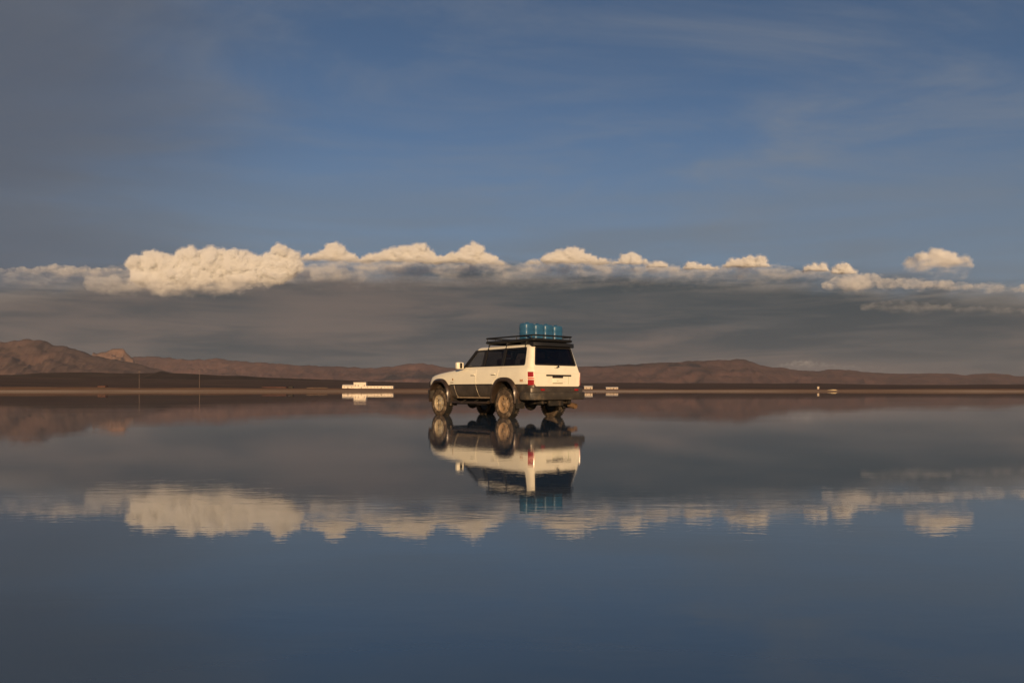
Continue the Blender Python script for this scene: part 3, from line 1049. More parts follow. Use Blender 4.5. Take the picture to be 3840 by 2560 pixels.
for s in (-1, 1):
    def q(u0, u1, w0=1.222, w1=1.626):
        return [(u0(w0) if callable(u0) else u0, w0), (u0(w1) if callable(u0) else u0, w1), (u1(w1) if callable(u1) else u1, w1), (u1(w0) if callable(u1) else u1, w0)]
    band(q(lambda w: a_line(w) - 0.055, BP + 0.045), 'front_door_window', s, mat_glass, 0.020, 0.004, car)
    band(q(BP - 0.045, CP + 0.04), 'rear_door_window', s, mat_glass_q, 0.020, 0.004, car)
    band(q(CP - 0.04, lambda w: d_line(w) + 0.02), 'rear_side_window', s, mat_glass_q, 0.020, 0.004, car)
    band(q(BP + 0.05, BP - 0.05), 'pillar', s, mat_seal, 0.004, 0.03, car)
    band(q(CP + 0.045, CP - 0.045), 'pillar', s, mat_seal, 0.004, 0.03, car)
    band(q(lambda w: a_line(w) + 0.045, lambda w: a_line(w) - 0.060), 'pillar', s, mat_seal, -0.003, 0.03, car)
    band([(1.66, 1.210), (1.62, 1.238), (-0.66, 1.238), (-0.66, 1.210)], 'window_trim', s, mat_seal, 0.002, 0.02, car)
    band([(1.315, 1.585), (1.27, 1.632), (-0.615, 1.640), (-0.615, 1.600)], 'window_trim', s, mat_seal, 0.002, 0.02, car)
    band([(-0.655, 1.238), (-0.612, 1.612), (-0.588, 1.612), (-0.63, 1.238)][::-1], 'window_trim', s, mat_seal, 0.002, 0.02, car)

def rear_pt(inset):
    return lambda v, w, t: (v, cab_ring(w)[0] + inset + t, w)


sheet('rear_window', round_poly([(-0.632, 1.228), (-0.543, 1.632), (0.543, 1.632), (0.632, 1.228)], 0.045), rear_pt(0.014), 0.004, mat_glass_r, car)
# rubber seal round the rear window
rw_o = round_poly([(-0.645, 1.217), (-0.555, 1.645), (0.555, 1.645), (0.645, 1.217)], 0.05)
rw_i = round_poly([(-0.610, 1.252), (-0.525, 1.612), (0.525, 1.612), (0.610, 1.252)], 0.05)
V = []; F = []
m_ = len(rw_o)
fp = rear_pt(-0.004)
V = [fp(a, b_, 0) for a, b_ in rw_o] + [fp(a, b_, 0) for a, b_ in rw_i] + [fp(a, b_, 0.016) for a, b_ in rw_i] + [fp(a, b_, 0.010) for a, b_ in rw_o]
for j in range(3):
    for i in range(m_):
        F.append((j * m_ + i, j * m_ + (i + 1) % m_, (j + 1) * m_ + (i + 1) % m_, (j + 1) * m_ + i))
mk('window_seal', V, F, mat_seal, car)
sheet('windscreen', round_poly([(-0.655, 1.225), (-0.555, 1.61), (0.555, 1.61), (0.655, 1.225)], 0.045),
      lambda v, w, t: (v, cab_ring(w)[1] - 0.016 - t, w), 0.005, mat_glass_f, car)

# ---- interior
sh_ = bmesh.new(); bm_box(sh_, (-0.66, 1.40, 0.95), (0.66, 1.70, 1.22), 0.05); obj_bm('dashboard', sh_, mat_int, car)
for x in (-0.36, 0.36):
    st = bmesh.new()
    bm_box(st, (x - 0.25, 0.55, 0.82), (x + 0.25, 1.05, 0.98), 0.05)
    bm_box(st, (x - 0.25, 0.42, 0.92), (x + 0.25, 0.56, 1.40), 0.06)
    so = obj_bm('front_seat', st, mat_seat, car)
    box_obj('headrest', (x - 0.13, 0.42, 1.43), (x + 0.13, 0.51, 1.58), mat_seat, so, 0.04)
st = bmesh.new()
bm_box(st, (-0.62, -0.35, 0.82), (0.62, 0.10, 0.98), 0.05)
bm_box(st, (-0.62, -0.47, 0.92), (0.62, -0.33, 1.38), 0.06)
so = obj_bm('rear_bench', st, mat_seat, car)
for x in (-0.36, 0.36):
    box_obj('headrest', (x - 0.13, -0.47, 1.41), (x + 0.13, -0.38, 1.55), mat_seat, so, 0.04)
tube_obj('steering_wheel', [(-0.36 + 0.19 * math.cos(a), 1.30 + 0.06 * math.sin(a), 1.10 + 0.17 * math.sin(a)) for a in [TAU * k / 20 for k in range(20)]], 0.014, mat_int, car, 6, True)

# ---- tailgate
def tail_pt(v, w, t):
    return (v, -0.935 + urear(w) - t, w)


def tail_panel(name, poly, t0, t1, mat, parent, ang=25):
    m_ = len(poly)
    c0 = [tail_pt(a, b_, t0) for a, b_ in poly]
    ins = [(a * 0.992, 0.5 * 0 + b_) for a, b_ in poly]
    V = c0 + [tail_pt(a, b_, t1) for a, b_ in ins]
    F = [tuple(range(m_, 2 * m_))] + [(i, (i + 1) % m_, m_ + (i + 1) % m_, m_ + i) for i in range(m_)]
    return mk(name, V, F, mat, parent, ang=ang)


tg = tail_panel('tailgate', round_poly([(-0.69, 0.745), (-0.695, 1.04), (0.695, 1.04), (0.69, 0.745)], [0.05, 0, 0, 0.05]), -0.02, 0.012, mat_white, car)
tail_panel('tailgate_upper', [(-0.695, 1.041), (-0.665, 1.205), (0.665, 1.205), (0.695, 1.041)], -0.02, 0.012, mat_white, tg)
U0 = -0.947
b = bmesh.new(); bm_box(b, (-0.36, U0 - 0.030, 0.975), (0.40, U0, 1.010), 0.008); obj_bm('tailgate_handle', b, mat_black, tg)
b = bmesh.new(); bm_box(b, (-0.17, U0 - 0.022, 0.935), (0.15, U0, 0.974), 0.006); obj_bm('plate_lamp', b, mat_flare, tg)
pl_ = bmesh.new(); bm_box(pl_, (-0.155, U0 - 0.008, 0.822), (0.135, U0, 0.925), 0.003); plate = obj_bm('number_plate', pl_, mat_plate, tg)
b = bmesh.new(); bm_box(b, (-0.165, U0 - 0.012, 0.808), (0.145, U0, 0.8205), 0.002); obj_bm('plate_frame', b, pmat('brass_frame', (0.28, 0.20, 0.09), 0.4, 0.5), plate)
b = bmesh.new()
bm_box(b, (-0.04, U0 - 0.012, 0.862), (0.015, U0 - 0.0085, 0.872))
obj_bm('plate_mark', b, pmat('faded_plate_print', (0.45, 0.38, 0.22), 0.6), plate)
b = bmesh.new(); bm_box(b, (0.330, U0 - 0.004, 0.80), (0.336, U0, 0.97)); obj_bm('crease', b, pmat('faded_green_mark', (0.35, 0.40, 0.22), 0.5), tg)
# rear wiper and its pivot
wp = bmesh.new()
bm_tube(wp, [(0.05, -0.905, 1.215), (0.05, -0.94, 1.19), (-0.02, -0.935, 1.175)], 0.014, 6)
bm_tube(wp, [(0.05, -0.918, 1.222), (-0.10, -0.905, 1.238), (-0.30, -0.897, 1.262)], 0.007, 6)
obj_bm('rear_wiper', wp, mat_black, tg)
# small emblem strokes under the rear window
em = bmesh.new()
bm_tube(em, [(0.03, -0.914, 1.150), (0.0, -0.908, 1.172), (-0.03, -0.914, 1.150), (-0.07, -0.910, 1.165)], 0.007, 5)
obj_bm('emblem', em, mat_chrome, tg)

# ---- tail lamps that wrap round the corners
for s in (-1, 1):
    def lamp(name, z0, z1, mat, parent):
        prof = [(0.702, -0.938), (0.720, -0.925), (0.752, -0.888), (0.778, -0.858), (0.798, -0.828)]
        V = []; F = []
        zs = [z0, z0 + 0.006, z1 - 0.006, z1]
        of = [-0.018, 0.012, 0.012, -0.018]
        for z, q_ in zip(zs, of):
            for a, u in prof:
                V.append((s * (a + q_ * 0.7), u + urear(z) * 0.6 - q_ * 0.6, z))
        k = len(prof)
        for j in range(3):
            for i in range(k - 1):
                F.append((j * k + i, j * k + i + 1, (j + 1) * k + i + 1, (j + 1) * k + i))
        F.append(tuple(range(k))); F.append(tuple(range(3 * k, 4 * k))[::-1])
        F.append(tuple(j * k for j in range(4))); F.append(tuple(j * k + k - 1 for j in range(4)))
        return mk(name, V, F, mat, parent, ang=50)
    L = lamp('tail_lamp', 0.765, 0.895, mat_red, car)
    lamp('lamp_band', 0.899, 0.945, mat_red2, L)
    lamp('upper_lens', 0.949, 1.072, mat_red, L)

# ---- rear bumper
def bumper(name, prof, uoff, mat, parent, front=False):
    """prof: (outset, z); swept along a plan path"""
    path = [(0.83, -0.62), (0.86, -0.85), (0.83, -0.95), (0.75, -1.01), (0.5, -1.04), (0, -1.05), (-0.5, -1.04), (-0.75, -1.01), (-0.83, -0.95), (-0.86, -0.85), (-0.83, -0.62)]
    if front:
        path = [(0.82, 3.02), (0.80, 3.16), (0.70, 3.28), (0.4, 3.33), (0, 3.345), (-0.4, 3.33), (-0.70, 3.28), (-0.80, 3.16), (-0.82, 3.02)]
    V = []; F = []
    N = len(path)
    for i, (x, y) in enumerate(path):
        a = Vector(path[min(i + 1, N - 1)]) - Vector(path[max(i - 1, 0)])
        nrm = Vector((a.y, -a.x)).normalized()
        ctr = Vector((0, -0.3 if not front else 2.4))
        if nrm.dot(Vector((x, y)) - ctr) < 0: nrm = -nrm
        for o_, z in prof:
            V.append((x + nrm.x * o_, y + nrm.y * o_, z))
    k = len(prof)
    for i in range(N - 1):
        for j in range(k):
            F.append((i * k + j, i * k + (j + 1) % k, (i + 1) * k + (j + 1) % k, (i + 1) * k + j))
    F.append(tuple(range(k))); F.append(tuple(range((N - 1) * k, N * k))[::-1])
    return mk(name, V, F, mat, parent, ang=35)


rb = bumper('rear_bumper', [(-0.10, 0.44), (0.005, 0.44), (0.02, 0.47), (0.02, 0.595), (0.0, 0.615), (-0.10, 0.615)], 0, mat_bumper, car)
bumper('bumper_step', [(-0.13, 0.617), (-0.035, 0.617), (-0.035, 0.70), (-0.05, 0.715), (-0.13, 0.715)], 0, mat_clad, rb)
for x in (0.52, -0.52):
    b = bmesh.new(); bm_box(b, (x - 0.05, -1.032, 0.645), (x + 0.05, -1.0, 0.69), 0.004)
    obj_bm('reflector', b, mat_red, rb)
fb = bumper('front_bumper', [(-0.10, 0.45), (0.0, 0.45), (0.015, 0.48), (0.015, 0.66), (0.0, 0.68), (-0.10, 0.68)], 0, mat_bumper, car, True)
for x in (-0.6, 0.6):
    b = bmesh.new(); bm_box(b, (x - 0.13, 3.19, 0.74), (x + 0.13, 3.26, 0.90), 0.02); obj_bm('headlight', b, mat_glass_f, car)
b = bmesh.new()
for k in range(4):
    bm_box(b, (-0.45, 3.235, 0.745 + k * 0.042), (0.45, 3.265, 0.765 + k * 0.042), 0.004)
obj_bm('grille', b, mat_black, car)
b = bmesh.new()
bm_box(b, (-0.60, 1.95, 1.10), (0.60, 2.9, 1.125), 0.01)
for v_ in b.verts:
    v_.co.z = ztop(v_.co.y) + (0.022 if v_.co.z > 1.11 else -0.01)
obj_bm('hood', b, mat_white, car)

# ---- rear spoiler over the window
V = []; F = []
for i in range(9):
    v = -0.625 + 1.25 * i / 8
    e_ = 1 - abs(v / 0.625) ** 6 * 0.10
    for y, z in ((-0.66, 1.712), (-0.78, 1.745), (-0.90 * e_ - .09 * (1 - e_), 1.735), (-0.905 * e_ - .09 * (1 - e_), 1.662), (-0.80, 1.640), (-0.74, 1.65)):
        V.append((v, y, z))
for i in range(8):
    for j in range(6):
        F.append((i * 6 + j, i * 6 + (j + 1) % 6, (i + 1) * 6 + (j + 1) % 6, (i + 1) * 6 + j))
F.append(tuple(range(6))); F.append(tuple(range(48, 54))[::-1])
mk('rear_spoiler', V, F, mat_black, car, ang=35)

# ---- door mirrors
for s in (-1, 1):
    b = bmesh.new()
    bm_box(b, (s * 0.80, 1.58, 1.175), (s * 1.00, 1.69, 1.345), 0.035, 3)
    mo = obj_bm('door_mirror', b, mat_white, car)
    b = bmesh.new(); bm_box(b, (s * 0.862, 1.572, 1.195), (s * 0.93, 1.5795, 1.325), 0.003); obj_bm('mirror_glass', b, mat_int, mo)
    b = bmesh.new(); bm_box(b, (s * 0.73, 1.60, 1.20), (s * 0.82, 1.66, 1.25), 0.01); obj_bm('mirror_arm', b, mat_black, mo)

# ---- side steps
for s in (-1, 1):
    b = bmesh.new()
    bm_box(b, (s * 0.72, 0.56, 0.335), (s * 0.875, 2.02, 0.385), 0.015)
    sp = obj_bm('side_step', b, mat_flare, car)
    for u in (0.8, 1.3, 1.8):
        tube_obj('step_bracket', [(s * 0.55, u, 0.43), (s * 0.74, u, 0.36)], 0.016, mat_under, sp, 6)

# ---- underbody
b = bmesh.new()
for x in (-0.42, 0.42):
    bm_box(b, (x - 0.045, -0.90, 0.345), (x + 0.045, 3.05, 0.462))
for u in (-0.75, 0.45, 1.25, 2.1, 2.95):
    bm_box(b, (-0.42, u - 0.05, 0.36), (0.42, u + 0.05, 0.44))
obj_bm('chassis_frame', b, mat_under, car)
b = bmesh.new(); bm_box(b, (-0.34, 1.30, 0.285), (0.20, 2.05, 0.44), 0.05); obj_bm('gearbox', b, mat_under, car)
b = bmesh.new(); bm_box(b, (-0.36, 0.35, 0.29), (0.36, 1.10, 0.455), 0.05); obj_bm('fuel_tank', b, mat_under, car)
for u in (0.0, WB):
    b = bmesh.new()
    bm_tube(b, [(-0.66, u, 0.335), (0.66, u, 0.335)], 0.042, 10)
    ax = obj_bm('axle', b, mat_under, car)
    b = bmesh.new(); bmesh.ops.create_icosphere(b, subdivisions=3, radius=0.145, matrix=Matrix.Translation((0.0 if u == 0 else 0.25, u, 0.325)))
    obj_bm('differential', b, mat_under, ax)
    for x in (-0.5, 0.5):
        tube_obj('shock_absorber', [(x, u - 0.12, 0.27), (x * 0.9, u - 0.18, 0.62)], 0.032, mat_under, ax, 8)
tube_obj('exhaust_pipe', [(0.25, 1.3, 0.36), (0.30, 0.6, 0.33), (0.50, 0.25, 0.42), (0.56, -0.35, 0.42), (0.56, -0.70, 0.33), (0.58, -0.88, 0.29)], 0.034, mat_exh, car, 10)
b = bmesh.new(); bm_tube(b, [(0.565, -0.72, 0.32), (0.585, -0.93, 0.28)], 0.062, 14, cap=False); obj_bm('exhaust_tip', b, mat_exh, car)
b = bmesh.new(); bm_box(b, (-0.28, -0.97, 0.30), (0.16, -0.90, 0.42), 0.02); obj_bm('tow_bracket', b, mat_under, car)
# spare wheel hung flat under the tail
V, F = lathe_pts([(-0.09, 0.17), (-0.11, 0.24), (-0.10, 0.32), (-0.05, 0.345), (0.05, 0.345), (0.10, 0.32), (0.11, 0.24), (0.09, 0.17), (-0.09, 0.17)], 28)
V = [(z + 0.0, y - 0.52, x + 0.47) for x, y, z in V]
mk('spare_wheel', V, F, mat_under, car)

# ---- wheels
def make_wheel(rim_mat):
    w = bpy.data.objects.new('wheel', None)
    RT, HW = 0.345, 0.112
    prof = [(-HW + 0.01, 0.205), (-HW - 0.004, 0.235), (-HW - 0.008, 0.275), (-HW + 0.004, 0.315), (-HW + 0.022, 0.338)]
    prof2 = [(-HW + 0.022, 0.338), (-HW + 0.05, RT), (HW - 0.05, RT), (HW - 0.022, 0.338)]
    prof3 = [(HW - 0.022, 0.338), (HW - 0.004, 0.315), (HW + 0.008, 0.275), (HW + 0.004, 0.235), (HW - 0.01, 0.205), (-HW + 0.01, 0.205)]
    n_ = 48
    V, F = lathe_pts(prof + prof2[1:] + prof3[1:], n_)
    # tread blocks
    me = bpy.data.meshes.new('tyre'); me.from_pydata(V, [], F); me.update()
    me.materials.append(mat_side); me.materials.append(mat_tyre)
    for p_ in me.polygons:
        band_ = p_.index // n_
        p_.material_index = 1 if 4 <= band_ <= 7 - 1 else 0
    bb = bmesh.new(); bb.from_mesh(me)
    bmesh.ops.recalc_face_normals(bb, faces=bb.faces)
    for k in range(36):
        a = TAU * k / 36
        for x0, sk in ((-0.078, 0.0), (-0.026, 0.5), (0.026, 0.0), (0.078, 0.5)):
            aa = a + sk * TAU / 36
            rr_ = bmesh.ops.create_cube(bb, size=1.0)
            M = Matrix.Rotation(aa, 4, 'X') @ Matrix.Translation((x0, 0, RT + 0.002)) @ Matrix.Diagonal((0.042, 0.036, 0.016, 1))
            bmesh.ops.transform(bb, matrix=M, verts=rr_['verts'])
            for v_ in rr_['verts']:
                for f_ in v_.link_faces:
                    f_.material_index = 1
    bb.to_mesh(me); bb.free()
    smooth(me, 35)
    ty = bpy.data.objects.new('tyre', me); ty.parent = w
    # rim: dish with five round openings, outer face towards -x
    bb = bmesh.new()
    NS = 60
    rings = [(-0.100, 0.212), (-0.106, 0.206), (-0.100, 0.196), (-0.070, 0.188), (-0.066, 0.178), (-0.066, 0.090), (-0.074, 0.080), (-0.082, 0.062), (-0.082, 0.0005)]
    vv = [[bb.verts.new((x, r * math.cos(TAU * k / NS), r * math.sin(TAU * k / NS))) for k in range(NS)] for x, r in rings]
    for i in range(len(rings) - 1):
        for k in range(NS):
            if i == 4 and (k % 10) < 5:
                continue                      # six openings
            bb.faces.new((vv[i][k], vv[i][(k + 1) % NS], vv[i + 1][(k + 1) % NS], vv[i + 1][k]))
    # depth of the openings
    for g_ in range(6):
        loop = [vv[4][(g_ * 10 + j) % NS] for j in range(6)] + [vv[5][(g_ * 10 + j) % NS] for j in range(5, -1, -1)]
        back = [bb.verts.new((v_.co.x + 0.045, v_.co.y, v_.co.z)) for v_ in loop]
        for j in range(12):
            bb.faces.new((loop[j], loop[(j + 1) % 12], back[(j + 1) % 12], back[j]))
    me = bpy.data.meshes.new('rim')
    bmesh.ops.recalc_face_normals(bb, faces=bb.faces)
    bb.to_mesh(me); bb.free(); smooth(me, 40)
    me.materials.append(rim_mat)
    ri = bpy.data.objects.new('rim', me); ri.parent = w
    V, F = lathe_pts([(-0.125, 0.0005), (-0.125, 0.030), (-0.115, 0.042), (-0.08, 0.045)], 18)
    me = bpy.data.meshes.new('hub_cap'); me.from_pydata(V, [], F); me.update(); smooth(me, 40)
    me.materials.append(rim_mat)
    hu = bpy.data.objects.new('hub_cap', me); hu.parent = w
    V, F = lathe_pts([(-0.02, 0.0005), (-0.02, 0.19), (0.0, 0.205), (0.08, 0.205), (0.09, 0.05), (0.09, 0.0005)], 30)
    me = bpy.data.meshes.new('brake_drum'); me.from_pydata(V, [], F); me.update(); smooth(me, 40)
    me.materials.append(mat_black)
    br = bpy.data.objects.new('brake_drum', me); br.parent = w
    return [w, ty, ri, hu, br]


proto = {True: make_wheel(mat_rim), False: make_wheel(mat_rim2)}
used = set()
for front in (True, False):
    for s in (-1, 1):
        src = proto[front]
        if front not in used:
            parts = src; used.add(front)
        else:
            parts = [o_.copy() for o_ in src]
            for o_ in parts[1:]:
                o_.parent = parts[0]
        for o_ in parts:
            col.objects.link(o_)
        w = parts[0]
        w.parent = car
        w.location = (s * 0.715, WB if front else 0.0, 0.335)
        w.rotation_euler = (R(17 if front else 41) * 1, 0, 0 if s < 0 else math.pi)

# ---- roof rack
rack = bpy.data.objects.new('roof_rack', None)
link(rack, car)
RF, RR_, RX = 0.97, -0.80, 0.60
def ring_path(z, x, f_, r_, c_=0.06):
    P = []
    for cx_, cy_, a0 in ((x - c_, f_ - c_, 0), (-x + c_, f_ - c_, 90), (-x + c_, r_ + c_, 180), (x - c_, r_ + c_, 270)):
        for k in range(5):
            a = R(a0 + 90 * k / 4)
            P.append((cx_ + c_ * math.cos(a), cy_ + c_ * math.sin(a), z))
    return P
b = bmesh.new(); bm_tube(b, ring_path(1.900, RX, RF, RR_), 0.018, 8, True); obj_bm('top_rail', b, mat_rack, rack)
b = bmesh.new(); bm_tube(b, ring_path(1.800, RX - 0.005, RF - 0.01, RR_ + 0.01), 0.033, 8, True); obj_bm('lower_rail', b, mat_rack, rack)
for u in np.linspace(RR_ + 0.06, RF - 0.06, 11):
    box_obj('slat', (-RX + 0.01, u - 0.035, 1.775), (RX - 0.01, u + 0.035, 1.806), mat_rack, rack, 0.003)
for x in (-RX, RX):
    for u in (-0.72, -0.2, 0.37, 0.90):
        tube_obj('rail_post', [(x, u, 1.806), (x, u, 1.900)], 0.010, mat_rack, rack, 6)
for u in (RR_, RF):
    for x in (-0.3, 0.0, 0.3):
        tube_obj('rail_post', [(x, u, 1.806), (x, u, 1.900)], 0.010, mat_rack, rack, 6)
for u in (-0.56, 0.13, 0.80):
    box_obj('cross_bar', (-0.60, u - 0.025, 1.738), (0.60, u + 0.025, 1.774), mat_rack, rack, 0.005)
    for s in (-1, 1):
        b = bmesh.new()
        bm_tube(b, [(s * 0.595, u, 1.775), (s * 0.625, u, 1.71), (s * 0.652, u, 1.625)], 0.020, 8)
        obj_bm('rack_foot', b, mat_rack, rack)
b = bmesh.new()
bm_box(b, (-0.56, -0.74, 1.700), (0.56, -0.30, 1.752), 0.01)
obj_bm('rear_tray', b, mat_rack, rack)

# ================================================================== BLUE WATER JUGS ON THE RACK
mj, n, p, o = new_mat('blue_plastic')
p.inputs['Roughness'].default_value = 0.37
p.inputs['Specular IOR Level'].default_value = 0.5
ob = n.node('ShaderNodeTexCoord').outputs['Object']
n.put(p.inputs['Base Color'], n.mix(n.ss(n.noise(ob, 6.0, 4, 0.6), 0.3, 0.7), (0.020, 0.088, 0.175), (0.040, 0.125, 0.22)))
mat_cap = pmat('dark_blue_cap', (0.02, 0.07, 0.14), 0.4)
JH = 0.385


def make_jug():
    V = []; F = []
    lv = [(0.0, 0.80), (0.012, 0.93), (0.03, 0.985), (0.09, 1.0), (0.10, 0.975), (0.112, 0.975), (0.122, 1.0), (0.20, 1.0), (0.21, 0.975), (0.222, 0.975), (0.232, 1.0), (0.335, 0.995), (0.358, 0.97), (0.372, 0.90), (0.380, 0.72), (0.383, 0.28)]
    NN = 32
    for z, k in lv:
        for i in range(NN):
            a = TAU * i / NN
            c_, s_ = math.cos(a), math.sin(a)
            q_ = (abs(c_) ** 5.0 + abs(s_) ** 5.0) ** (-1 / 5.0)
            V.append((0.1445 * k * q_ * c_, 0.135 * k * q_ * s_, z))
    for j in range(len(lv) - 1):
        for i in range(NN):
            F.append((j * NN + i, j * NN + (i + 1) % NN, (j + 1) * NN + (i + 1) % NN, (j + 1) * NN + i))
    F.append(tuple(range(NN))[::-1]); F.append(tuple(range((len(lv) - 1) * NN, len(lv) * NN)))
    o_ = mk('water_jug', V, F, mj, ang=45)
    b = bmesh.new(); bm_tube(b, [(0.0, -0.07, 0.37), (0.0, -0.055, 0.397), (0.0, 0.02, 0.399), (0.0, 0.035, 0.37)], 0.012, 8)
    obj_bm('handle', b, mj, o_)
    b = bmesh.new(); bm_tube(b, [(0.0, 0.085, 0.36), (0.0, 0.085, 0.40)], 0.028, 14)
    obj_bm('cap', b, mat_cap, o_)
    return o_


jug0 = make_jug()
carM = Matrix.Translation(car.location) @ Matrix.Rotation(TH, 4, 'Z')
names = ['leftmost of the four blue plastic water jugs on the roof rack', 'second from left of the four blue plastic water jugs on the roof rack',
         'third from left of the four blue plastic water jugs on the roof rack', 'rightmost of the four blue plastic water jugs on the roof rack']
for i, (x, y, rz, sz) in enumerate([(-0.435, -0.37, 2, 1.02), (-0.145, -0.38, -3, 0.985), (0.150, -0.36, 3, 1.0), (0.440, -0.38, -2, 0.965)]):
    if i == 0:
        j = jug0
    else:
        j = jug0.copy(); col.objects.link(j)
        for ch in list(jug0.children):
            cc = ch.copy(); col.objects.link(cc); cc.parent = j
    j.location = carM @ Vector((x, y, 1.8075))
    j.rotation_euler = (0, 0, TH + R(rz))
    j.scale = (1, 1, sz)
    tag(j, names[i], 'jug', 'blue water jugs on the roof rack')


# ================================================================== FAR SHORE
mat_wall = pmat('cream_whitewash', (0.72, 0.62, 0.50), 0.9, 0, 0.1, var=0.08, vscale=0.3)  # warm off-white wall colour
mat_roof_w = pmat('pale_tin_roof', (0.62, 0.55, 0.46), 0.5, 0, 0.3, var=0.1, vscale=0.3)
mat_brick = pmat('red_brown_adobe', (0.20, 0.095, 0.06), 0.95, 0, 0.1, var=0.2, vscale=0.4)
mat_roof_r = pmat('red_tin_roof', (0.24, 0.085, 0.05), 0.7, 0, 0.2, var=0.15, vscale=0.3)
mat_pale = pmat('faded_whitewash', (0.52, 0.42, 0.32), 0.9, 0, 0.1, var=0.1, vscale=0.4)
mat_adobe = pmat('tan_adobe', (0.40, 0.27, 0.17), 0.95, 0, 0.1, var=0.15, vscale=0.4)
mat_dark = pmat('dark_opening', (0.02, 0.017, 0.015), 0.8)
mat_pole = pmat('weathered_pole', (0.20, 0.15, 0.12), 0.8, 0, 0.1)
mat_sand = pmat('pale_salt_heap', (0.62, 0.47, 0.27), 0.95, 0, 0.1, var=0.1, vscale=0.5)


def shore_base(px, dist):
    x = (px - 1920) / FPX * dist
    return x, ground_z(math.hypot(x, dist), math.atan2(x, dist), x, dist)


def house(name, label, cat, dist, blocks, wall, roof, group=None):
    """blocks: (px0, px1, y_top, depth m, pitched); the ground floor stands on the shore at dist"""
    pc = (blocks[0][0] + blocks[0][1]) / 2
    zs = [shore_base(p_, dist)[1] for b_ in blocks for p_ in (b_[0], b_[1])]
    zg = min(zs)
    root = bpy.data.objects.new(name, None)
    link(root)
    x0 = (pc - 1920) / FPX * dist
    root.location = (x0, dist, zg - 0.15)
    for i, (p0, p1, yt, dep, pit) in enumerate(blocks):
        xa = (p0 - 1920) / FPX * dist - x0
        xb = (p1 - 1920) / FPX * dist - x0
        h = (HORIZON - yt) / FPX * dist + CAM_H - (zg - 0.15)
        hw = h * (0.66 if pit else 0.90)
        off = 0.35 * i
        w_ = box_obj('wall', (xa, off, 0), (xb, off + dep, hw), wall, root)
        V = [(xa - .3, off - .3, hw + .01), (xb + .3, off - .3, hw + .01), (xb + .3, off + dep + .3, hw + .01), (xa - .3, off + dep + .3, hw + .01)]
        if pit:
            V += [(xa - .3, off + dep / 2, h), (xb + .3, off + dep / 2, h)]
            F = [(0, 1, 5, 4), (2, 3, 4, 5), (0, 4, 3), (1, 2, 5), (3, 2, 1, 0)]
        else:
            V += [(v_[0], v_[1], h) for v_ in V]
            F = [(3, 2, 1, 0), (4, 5, 6, 7), (0, 1, 5, 4), (1, 2, 6, 5), (2, 3, 7, 6), (3, 0, 4, 7)]
        mk('roof', V, F, roof, root, ang=20)
        L = xb - xa
        if L > 3:
            nwin = max(1, min(8, int(L / 4)))
            for k in range(nwin):
                xc = xa + L * (k + 0.5) / nwin
                nm = 'door' if k == nwin // 2 else 'window'
                z0, z1 = (0.05, min(2.1, hw * .8)) if nm == 'door' else (hw * .42, hw * .68)
                box_obj(nm, (xc - .45, off - .04, z0), (xc + .45, off + .05, z1), mat_dark, w_)
    tag(root, label, cat, group)
    return root


house('white_building', 'long white building on the far shore left of the car, with a taller block', 'building', 1060,
      [(1372, 1474, 1446.5, 9, False), (1326, 1371.5, 1433, 10, False), (1283, 1325.5, 1441, 8, True)], mat_wall, mat_roof_w)
house('white_house', 'bright white house on the far shore just right of the car bumper', 'house', 1060,
      [(2191, 2222, 1446, 7, True)], mat_pale, mat_roof_w)
house('white_house', 'low wide white house on the far shore, farther right of the car', 'house', 1070,
      [(2273, 2318, 1450, 7, True)], mat_pale, mat_roof_w)
house('adobe_shed', 'rust brown shed alone on the left part of the far shore', 'shed', 1000, [(366, 394, 1446, 8, True)], mat_brick, mat_roof_r)
house('red_roof_building', 'long low building with red roof on the shore, left of the white building', 'building', 1080, [(982, 1072, 1450, 9, True)], mat_brick, mat_roof_r)
house('dark_hut', 'small dark hut beside the end of the red-roofed building', 'hut', 1080, [(1082, 1098, 1448, 5, False)], mat_under, mat_under)
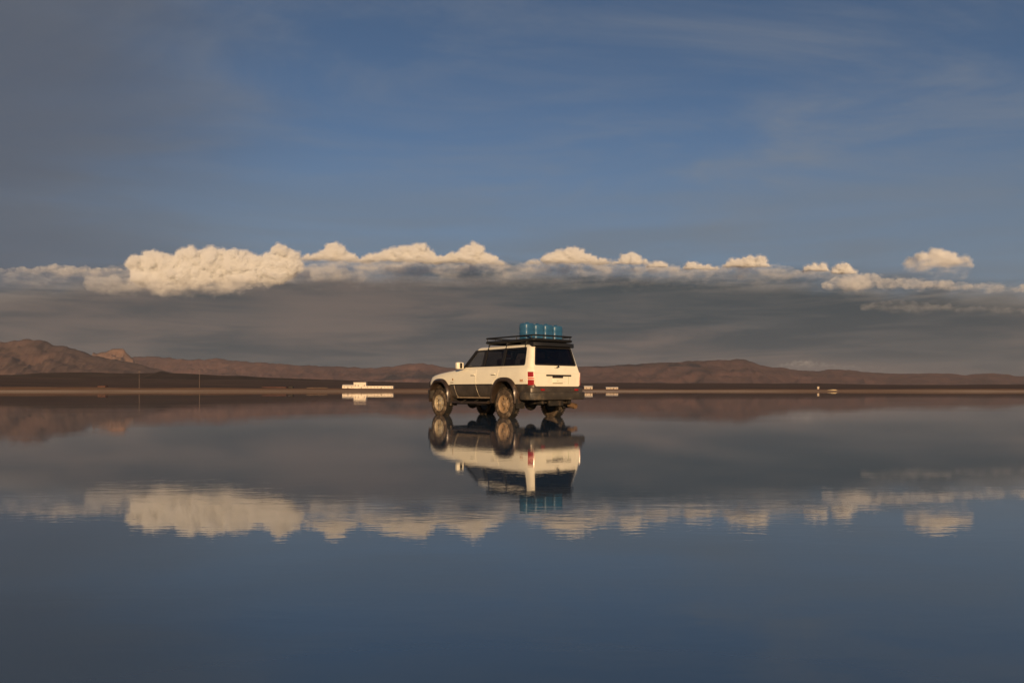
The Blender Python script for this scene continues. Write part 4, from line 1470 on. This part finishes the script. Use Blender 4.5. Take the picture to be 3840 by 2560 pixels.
house('low_wall_building', 'thin pale low building between the red roof and the long white building', 'building', 1090, [(1150, 1228, 1453, 6, False)], mat_adobe, mat_adobe)
for px, yt, w_, lb in ((632, 1449, 12, 'small pale hut nearest the left mast of the two far poles'), (702, 1452, 16, 'small pale hut just left of the right-hand far pole'),
                       (766, 1451, 13, 'small pale hut just right of the right-hand far pole'), (812, 1453, 14, 'small pale hut, second to the right of the right-hand far pole'),
                       (858, 1452, 10, 'small pale hut, third to the right of the right-hand far pole')):
    house('hut', lb, 'hut', 1060, [(px - w_ / 2, px + w_ / 2, yt + 1.0, 4, True)], mat_pale, mat_roof_w, 'small huts along the left shore')
house('white_kiosk', 'tiny white kiosk alone on the far right shore', 'kiosk', 1060, [(3065, 3072, 1449, 3, False)], mat_pale, mat_pale)
for px, yt, lb in ((522, 1390, 'left one of the two tall thin poles on the left shore'), (748, 1386, 'right one of the two tall thin poles on the left shore')):
    x, zg = shore_base(px, 820)
    po = bpy.data.objects.new('utility_pole', None); link(po); po.location = (x, 820, zg - 0.3)
    h = (HORIZON - yt) / FPX * 820 + CAM_H - zg + 0.3
    b = bmesh.new(); bm_tube(b, [(0, 0, 0), (0, 0, h * .5), (0, 0, h)], 0.17, 8)
    for v_ in b.verts:
        k = 1 - 0.45 * v_.co.z / h; v_.co.x *= k; v_.co.y *= k
    obj_bm('mast', b, mat_pole, po)
    box_obj('cross_arm', (-1.1, -0.34, h - 1.2), (1.1, -0.20, h - 1.0), mat_pole, po)
    tag(po, lb, 'pole', 'poles on the left shore')
x, zg = shore_base(3122, 720)
b = bmesh.new(); bmesh.ops.create_icosphere(b, subdivisions=3, radius=1.0)
for v_ in b.verts:
    k = 1 + 0.25 * fbm(v_.co.x * 2, v_.co.y * 2, v_.co.z * 2, 3)
    v_.co = Vector((v_.co.x * 4.2 * k, v_.co.y * 2.5 * k, max(-0.1, v_.co.z) * 1.1 * k))
ob_ = obj_bm('salt_heap', b, mat_sand, None)
ob_.location = (x, 720, zg)
tag(ob_, 'low pale yellow salt heap at the water edge on the right', 'heap')
